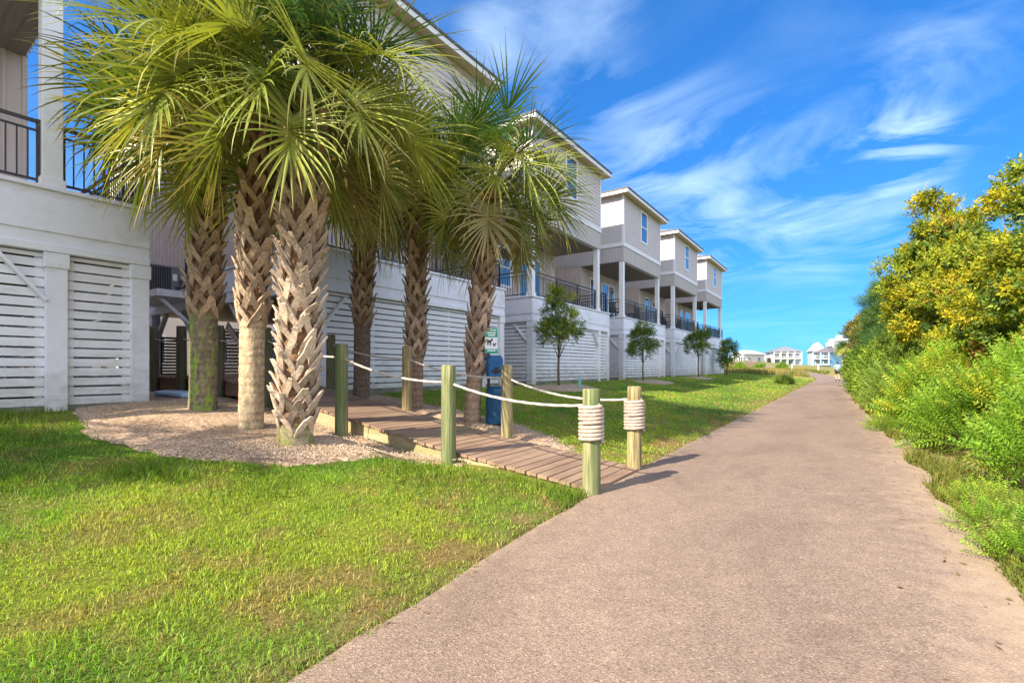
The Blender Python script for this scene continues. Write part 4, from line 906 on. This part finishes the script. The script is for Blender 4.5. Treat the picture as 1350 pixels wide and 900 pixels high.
# ------------------------------------------------------------------ distance
def rayp(px, d, z=0):
    SA, CA = math.sin(R(34.93)), math.cos(R(34.93)); u = (px-675)/630; return Vector((d*(-SA+u*CA), d*(CA+u*SA), z))
def far_house(name, label, pL, pC, pR, z0, h, roof_h, wall, roofm, storeys, nwin, cat='house', ov=.7, side_win=3, wall_b=None):
    A, B, Cc = Vector(pL), Vector(pC), Vector(pR); ax = (B-A); Wd = ax.length; yaw = math.atan2(ax.y, ax.x); D = max(6, (Cc-B).length)
    H = empty(name, (A.x, A.y, z0), yaw, label, cat)
    m = MB(); m.box(0, Wd, 0, D, -2, h); m.build('wall', wall, H)
    m = MB(); hp = min(Wd, D)/2+ov
    if Wd >= D: rp = [(hp-ov, D/2, h+roof_h), (Wd-hp+ov, D/2, h+roof_h)]; fs = [(0,1,5,4),(1,2,5),(2,3,4,5),(3,0,4),(3,2,1,0)]
    else: rp = [(Wd/2, hp-ov, h+roof_h), (Wd/2, D-hp+ov, h+roof_h)]; fs = [(0,1,4),(1,2,5,4),(2,3,5),(3,0,4,5),(3,2,1,0)]
    m.add([(-ov,-ov,h),(Wd+ov,-ov,h),(Wd+ov,D+ov,h),(-ov,D+ov,h)]+rp, fs); m.build('roof', roofm, H)
    sh = h/storeys
    for s in range(storeys):
        for i in range(nwin):
            x0 = Wd*(i+.18)/nwin; x1 = Wd*(i+.82)/nwin; f = MB(); f.box(x0-.1, x1+.1, -.1, -.02, s*sh+sh*.12, s*sh+sh*.80); w = f.build('window', 'trim', H)
            p = MB(); p.box(x0, x1, -.14, -.101, s*sh+sh*.16, s*sh+sh*.76); p.build('pane', 'glass', w)
        for i in range(side_win):
            y0 = D*(i+.35)/side_win; f = MB(); f.box(Wd+.02, Wd+.08, y0-.1, y0+1.1, s*sh+sh*.3, s*sh+sh*.75); w = f.build('window', 'trim', H)
            p = MB(); p.box(Wd+.081, Wd+.11, y0, y0+1.0, s*sh+sh*.34, s*sh+sh*.71); p.build('pane', 'glass', w)
        m = MB(); m.box(-.3, Wd+.3, -1.1, -.15, s*sh-.15, s*sh+.02); m.build('balcony', 'farwhite', H)
        if s:
            m = MB(); m.box(-.3, Wd+.3, -1.1, -1.04, s*sh+.85, s*sh+.95)
            for i in range(int(Wd/.5)): m.box(i*.5, i*.5+.07, -1.09, -1.05, s*sh+.02, s*sh+.85)
            m.build('railing', 'farwhite', H)
    for i in range(nwin+1):
        m = MB(); m.box(Wd*i/nwin-.14, Wd*i/nwin+.14, -1.12, -.85, 0, h); m.build('column', 'farwhite', H)
    return H
far_house('apartment_house', 'white two storey apartment house with grey hip roof in the far distance', rayp(1020,185), rayp(1056,182), rayp(1073,196), 2.4, 5.3, 2.3, 'farwhite', 'farroof', 2, 4)
far_house('blue_house', 'small blue house with dark hip roof beside the walking person', rayp(1074,150), rayp(1095,146), rayp(1111,150), 2.4, 3.7, 1.9, 'farblue', 'brownroof', 2, 2, side_win=0)
far_house('white_cottage', 'white cottage with pale roof right of the last beach house', rayp(964,150), rayp(982,146), rayp(997,153), 2.2, 3.5, 1.3, 'farwhite', 'paleroof', 1, 3, side_win=2)
far_house('white_cottage', 'tiny pale cottage between the white cottage and the apartment house', rayp(998,190), rayp(1010,188), rayp(1019,192), 2.0, 3.4, 1.6, 'farwhite', 'paleroof', 1, 2, side_win=1)
far_house('white_cottage', 'white pitched building behind the blue house', rayp(1072,240), rayp(1088,238), rayp(1108,246), 2.0, 8.0, 4.5, 'farwhite', 'paleroof', 2, 3, side_win=2)
def tower(px0, px1, d, htop, label):
    A = rayp(px0, d); B = rayp(px1, d-6); ax = B-A; H = empty('condo_tower', (A.x, A.y, 2), math.atan2(ax.y, ax.x), label, 'tower', 'pale condominium towers far away')
    m = MB(); m.box(0, ax.length, 0, 16, -3, htop); m.box(ax.length*.3, ax.length*.6, 3, 9, htop, htop+3.5); m.build('wall', 'farwhite', H)
    n = int(htop/3.2)
    for i in range(n): m = MB(); m.box(.8, ax.length-.8, -.3, -.03, i*3.2+1.0, i*3.2+2.3); m.build('window_band', 'glass', H)
tower(1089, 1099, 480, 25, 'narrow pale condominium tower above the blue house roof'); tower(1097, 1122, 500, 30, 'wide pale condominium tower partly hidden by the brownish tree')
f = empty('wooden_fence', rayp(966,112,1.35), 0, 'brown board fence beyond the last beach house', 'fence'); A = rayp(966,112); B = rayp(999,112); L = (B-A).length; f.rotation_euler = (0,0,math.atan2((B-A).y,(B-A).x))
m = MB()
for i in range(int(L/.2)): m.box(i*.2, i*.2+.17, 0, .03, -.8, 1.45+.03*math.sin(i*2.1))
m.build('board', 'fencewood', f)
for i in range(4): m = MB(); m.box(i*L/3-.06, i*L/3+.06, .04, .16, -.8, 1.5); m.build('fence_post', 'fencewood', f)
for px, d, l in ((1044,104,'white marker post left of the path end'), (1079,100,'white marker post right of the path end, near the person')):
    p = rayp(px, d); mb = MB(); mb.tube([(0,0,-.4),(0,0,1.35),(0,0,1.4)], [.16,.16,.1], 10); tag(mb.build('marker_post', 'farwhite', loc=(p.x, p.y, g1(p.x,p.y))), l, 'post', 'white marker posts at the far bend')
p = rayp(1111, 120); palm(p.x, p.y, 1.5, 4.6, (.2,0), .4, .22, 20, 1.5, 1.1, 'distant palm beside the blue house', 909, far_=True, smooth_col=(.4,.3,.2))
for px, d, l, s in ((1030,92,'low green shrub in the dry meadow, left of the path bend',1.0),(1001,88,'upright yellow green shrub in the dry meadow near the fence',1.0),(975,80,'small dark shrub at the meadow edge by the last house',.8)):
    p = rayp(px, d); plant('meadow_shrub', l, 'bush', 'small shrubs in the dry meadow', p.x, p.y, [(0,0,.3,.7*s,.8*s,.35),(0.2,.1,.8*s,.25*s,.3*s,.5)], 22, 12, 'long', 2.0, LG, .3, None, .01, 90+int(px) % 7, up=1, nstem=6)
p = (-3.7, 40.0); plant('lawn_weed', 'little dark weed clump alone on the sunlit lawn near the path', 'weed', None, p[0], p[1], [(0,0,.12,.35,.6,.16)], 24, 12, 'long', 1.2, DG, .15, None, .006, 99, up=.8, nstem=5)
# house across the lane, seen through the gap
B = empty('lane_house', (-38, 4.0, .6), 0, 'cream house across the lane, glimpsed between the palms under the walkway', 'house')
m = MB(); m.box(-8, 0, -9, 32, 0, 8.5); m.build('wall', 'cream', B)
m = MB(); m.add([(.6,-9.6,8.5),(.6,32.6,8.5),(-8.6,32.6,8.5),(-8.6,-9.6,8.5),(-4,-5,10.8),(-4,28,10.8)], [(0,1,5,4),(1,2,5),(2,3,4,5),(3,0,4),(3,2,1,0)]); m.build('roof', 'roof', B)
for y in (-6,-2.5,1,4.5,8,12,16,20):
    for z in (1.2, 4.6): window(B, 'x', .01, y, y+1.1, z, z+1.7)
# ------------------------------------------------------------------ person
def person(x, y, rz):
    zg = g1(x, y)+.02; root = empty('person', (x, y, zg), rz, 'person in pale blue shirt and black shorts walking away on the path', 'person')
    J = {'pel':(0,0,.95,.135),'ab':(0,0,1.1,.125),'ch':(0,.0,1.32,.155),'nk':(0,0,1.48,.06),'hd':(0,.01,1.60,.09),'ht':(0,.01,1.70,.085),
         'ls':(-.18,0,1.40,.065),'le':(-.27,-.04,1.15,.046),'lw':(-.25,.08,.93,.036),'lh':(-.24,.12,.83,.04),'rs':(.18,0,1.40,.065),'re':(.27,-.07,1.14,.046),'rw':(.28,-.05,.90,.036),'rh':(.27,-.03,.80,.04),
         'lk':(-.1,.12,.52,.062),'la':(-.1,.02,.10,.042),'lf':(-.11,.17,.05,.038),'rk':(.1,-.02,.50,.062),'ra':(.1,-.22,.12,.042),'rf':(.11,-.10,.05,.038),'lhp':(-.09,0,.9,.1),'rhp':(.09,0,.9,.1)}
    E = [('pel','ab'),('ab','ch'),('ch','nk'),('nk','hd'),('hd','ht'),('ch','ls'),('ls','le'),('le','lw'),('lw','lh'),('ch','rs'),('rs','re'),('re','rw'),('rw','rh'),('pel','lhp'),('lhp','lk'),('lk','la'),('la','lf'),('pel','rhp'),('rhp','rk'),('rk','ra'),('ra','rf')]
    def skin(name, keys, edges, infl, mat_, rootk, cut=None):
        me = bpy.data.meshes.new(name); me.from_pydata([J[k][:3] if not cut or k not in cut else cut[k][:3] for k in keys], [(keys.index(a), keys.index(b)) for a, b in edges], [])
        o = bpy.data.objects.new(name, me); COL.objects.link(o); mod = o.modifiers.new('skin', 'SKIN'); s = o.modifiers.new('sub', 'SUBSURF'); s.levels = 2; s.render_levels = 2
        for i, k in enumerate(keys): rr = (cut[k][3] if cut and k in cut else J[k][3])+infl; me.skin_vertices[0].data[i].radius = (rr, rr); me.skin_vertices[0].data[i].use_root = (k == rootk)
        bpy.context.view_layer.update(); dg = bpy.context.evaluated_depsgraph_get(); m2 = bpy.data.meshes.new_from_object(o.evaluated_get(dg)); m2.name = name
        o.modifiers.clear(); o.data = m2; m2.materials.clear(); m2.materials.append(MT[mat_]); o.parent = root
        m2.polygons.foreach_set('use_smooth', [True]*len(m2.polygons))
        return o
    skin('body', list(J), E, 0, 'skin', 'pel')
    skin('shirt', ['pel','ab','ch','ls','le','rs','re'], [('pel','ab'),('ab','ch'),('ch','ls'),('ls','le'),('ch','rs'),('rs','re')], .028, 'shirt', 'ab', {'le':(-.24,-.025,1.24,.052),'re':(.24,-.045,1.24,.052),'pel':(0,0,.93,.14)})
    skin('shorts', ['pel','lhp','lk','rhp','rk'], [('pel','lhp'),('lhp','lk'),('pel','rhp'),('rhp','rk')], .026, 'shorts', 'pel', {'lk':(-.1,.07,.62,.078),'rk':(.1,-.01,.62,.078)})
    m = MB(); m.tube([(0,-.01,1.58),(0,-.02,1.66),(0,-.01,1.73),(0,0,1.765),(0,0,1.78)], [.085,.102,.098,.06,.01], 14); m.build('hair', 'hair', root, smooth=True)
    for k in ('l','r'):
        a = Vector(J[k+'a'][:3]); b = Vector(J[k+'f'][:3]); m = MB(); m.tube([a+Vector((0,-.06,-.04)), a+Vector((0,0,-.03)), b+Vector((0,-.02,0)), b+Vector((0,.07,-.01))], [.045,.06,.052,.03], 10); m.build('shoe', 'shorts', root, smooth=True)
person(-.64, 53.8, R(12))

# ------------------------------------------------------------------ camera, sun, sky
cam = bpy.data.cameras.new('camera'); co = bpy.data.objects.new('camera', cam); COL.objects.link(co)
co.location = (0,0,1.4); co.rotation_euler = (R(90), 0, R(34.93)); cam.sensor_width = 36; cam.lens = 630/1350*36; cam.shift_y = 35/1350; cam.clip_end = 6000; cam.clip_start = .05
scene.camera = co
SUN_AZ = (-.255, -.967); EL = 35.0
sd = Vector((SUN_AZ[0]*math.cos(R(EL)), SUN_AZ[1]*math.cos(R(EL)), math.sin(R(EL)))).normalized()
sl = bpy.data.lights.new('sun', 'SUN'); sl.energy = 4.7; sl.angle = R(.5); sl.color = (1, .88, .69)
so = bpy.data.objects.new('sun', sl); COL.objects.link(so); so.rotation_euler = (-sd).to_track_quat('-Z', 'Y').to_euler()
w = bpy.data.worlds.new('World'); scene.world = w; w.use_nodes = True; nt = w.node_tree; nt.nodes.clear()
out = nt.nodes.new('ShaderNodeOutputWorld'); bg = N(nt, 'ShaderNodeBackground', Strength=.15); nt.links.new(bg.outputs[0], out.inputs[0])
sky = nt.nodes.new('ShaderNodeTexSky'); sky.sky_type = 'NISHITA'; sky.sun_disc = False; sky.sun_elevation = R(EL); sky.sun_rotation = math.atan2(SUN_AZ[0], SUN_AZ[1]) % (2*math.pi); sky.air_density = 1.0; sky.dust_density = .35; sky.ozone_density = 2.2
hs0 = N(nt, 'ShaderNodeHueSaturation', Saturation=1.12, Value=1.0); nt.links.new(sky.outputs[0], hs0.inputs['Color'])
gm = N(nt, 'ShaderNodeGamma', Gamma=.65); nt.links.new(hs0.outputs[0], gm.inputs[0])
hs_out = mixc(nt, 1.0, gm.outputs[0], (.16,.56,1.1), 'MULTIPLY')
D = N(nt, 'ShaderNodeTexCoord').outputs['Generated']
sp = N(nt, 'ShaderNodeSeparateXYZ'); nt.links.new(D, sp.inputs[0])
def M_(op, a, b=None, clamp=False):
    n = N(nt, 'ShaderNodeMath', operation=op); n.use_clamp = clamp
    for i, v in enumerate((a, b)):
        if v is None: continue
        if isinstance(v, (int, float)): n.inputs[i].default_value = v
        else: nt.links.new(v, n.inputs[i])
    return n.outputs[0]
zz = M_('ADD', M_('MAXIMUM', sp.outputs[2], 0), .14)
cb = nt.nodes.new('ShaderNodeCombineXYZ'); nt.links.new(M_('DIVIDE', sp.outputs[0], zz), cb.inputs[0]); nt.links.new(M_('DIVIDE', sp.outputs[1], zz), cb.inputs[1])
mp = nt.nodes.new('ShaderNodeMapping'); mp.inputs['Rotation'].default_value = (0,0,R(52)); mp.inputs['Scale'].default_value = (1.0,1.35,1); nt.links.new(cb.outputs[0], mp.inputs[0])
n1 = N(nt, 'ShaderNodeTexNoise', Scale=1.7, Detail=9.0, Roughness=.58, Distortion=.9); nt.links.new(mp.outputs[0], n1.inputs[0])
n2 = N(nt, 'ShaderNodeTexNoise', Scale=.9, Detail=3.0, Roughness=.5); nt.links.new(cb.outputs[0], n2.inputs[0])
c1 = ramp(nt, n1.outputs[0], [(.43, 0.0), (.82, 1.0)])
c2 = ramp(nt, n2.outputs[0], [(.38, .12), (.62, .75)])
mask = None
def pdir(px, py): 
    v = rayp(px, 1); v.z = (485-py)/630; return v.normalized()
for px, py, a0, a1, amt in ((745,5,9,1,.5),(655,48,5,.3,.5),(780,170,9,1,.5),(900,255,13,2,.62),(1060,265,10,2,.5),(1185,195,5.5,.3,1.2),(1240,110,7,1,.4),(1190,290,5,1,.45)):
    vm = N(nt, 'ShaderNodeVectorMath', operation='DOT_PRODUCT'); nt.links.new(D, vm.inputs[0]); vm.inputs[1].default_value = pdir(px, py)
    mr = N(nt, 'ShaderNodeMapRange'); mr.interpolation_type = 'SMOOTHSTEP'; nt.links.new(vm.outputs['Value'], mr.inputs[0]); mr.inputs[1].default_value = math.cos(R(a0)); mr.inputs[2].default_value = math.cos(R(a1)); mr.inputs[3].default_value = 0; mr.inputs[4].default_value = amt
    mask = mr.outputs[0] if mask is None else M_('MAXIMUM', mask, mr.outputs[0])
cl = M_('MULTIPLY', c1, M_('ADD', M_('MULTIPLY', c2, .22), mask), True)
vb = N(nt, 'ShaderNodeVectorMath', operation='DOT_PRODUCT'); nt.links.new(D, vb.inputs[0]); vb.inputs[1].default_value = Vector((.82,-.38,.45)).normalized()  # unseen cloud bank added behind and right of the camera for fill light
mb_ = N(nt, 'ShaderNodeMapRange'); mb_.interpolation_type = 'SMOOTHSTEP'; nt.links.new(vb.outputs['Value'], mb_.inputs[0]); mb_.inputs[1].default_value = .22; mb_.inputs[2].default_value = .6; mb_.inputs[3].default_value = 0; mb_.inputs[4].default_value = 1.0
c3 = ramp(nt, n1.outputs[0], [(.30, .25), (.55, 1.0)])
fill_bank = M_('MULTIPLY', c3, mb_.outputs[0])
cl = M_('MULTIPLY', cl, .9)
nt.links.new(mixc(nt, fill_bank, mixc(nt, cl, hs_out, (3.6, 4.5, 5.0)), (5.0, 5.2, 6.1)), bg.inputs['Color'])
scene.view_settings.view_transform = 'Standard'; scene.view_settings.look = 'None'; scene.view_settings.exposure = 1.25; scene.view_settings.gamma = 1.0; scene.view_settings.use_curve_mapping = False
scene.cycles.max_bounces = 8; scene.cycles.transparent_max_bounces = 8; scene.cycles.use_denoising = True
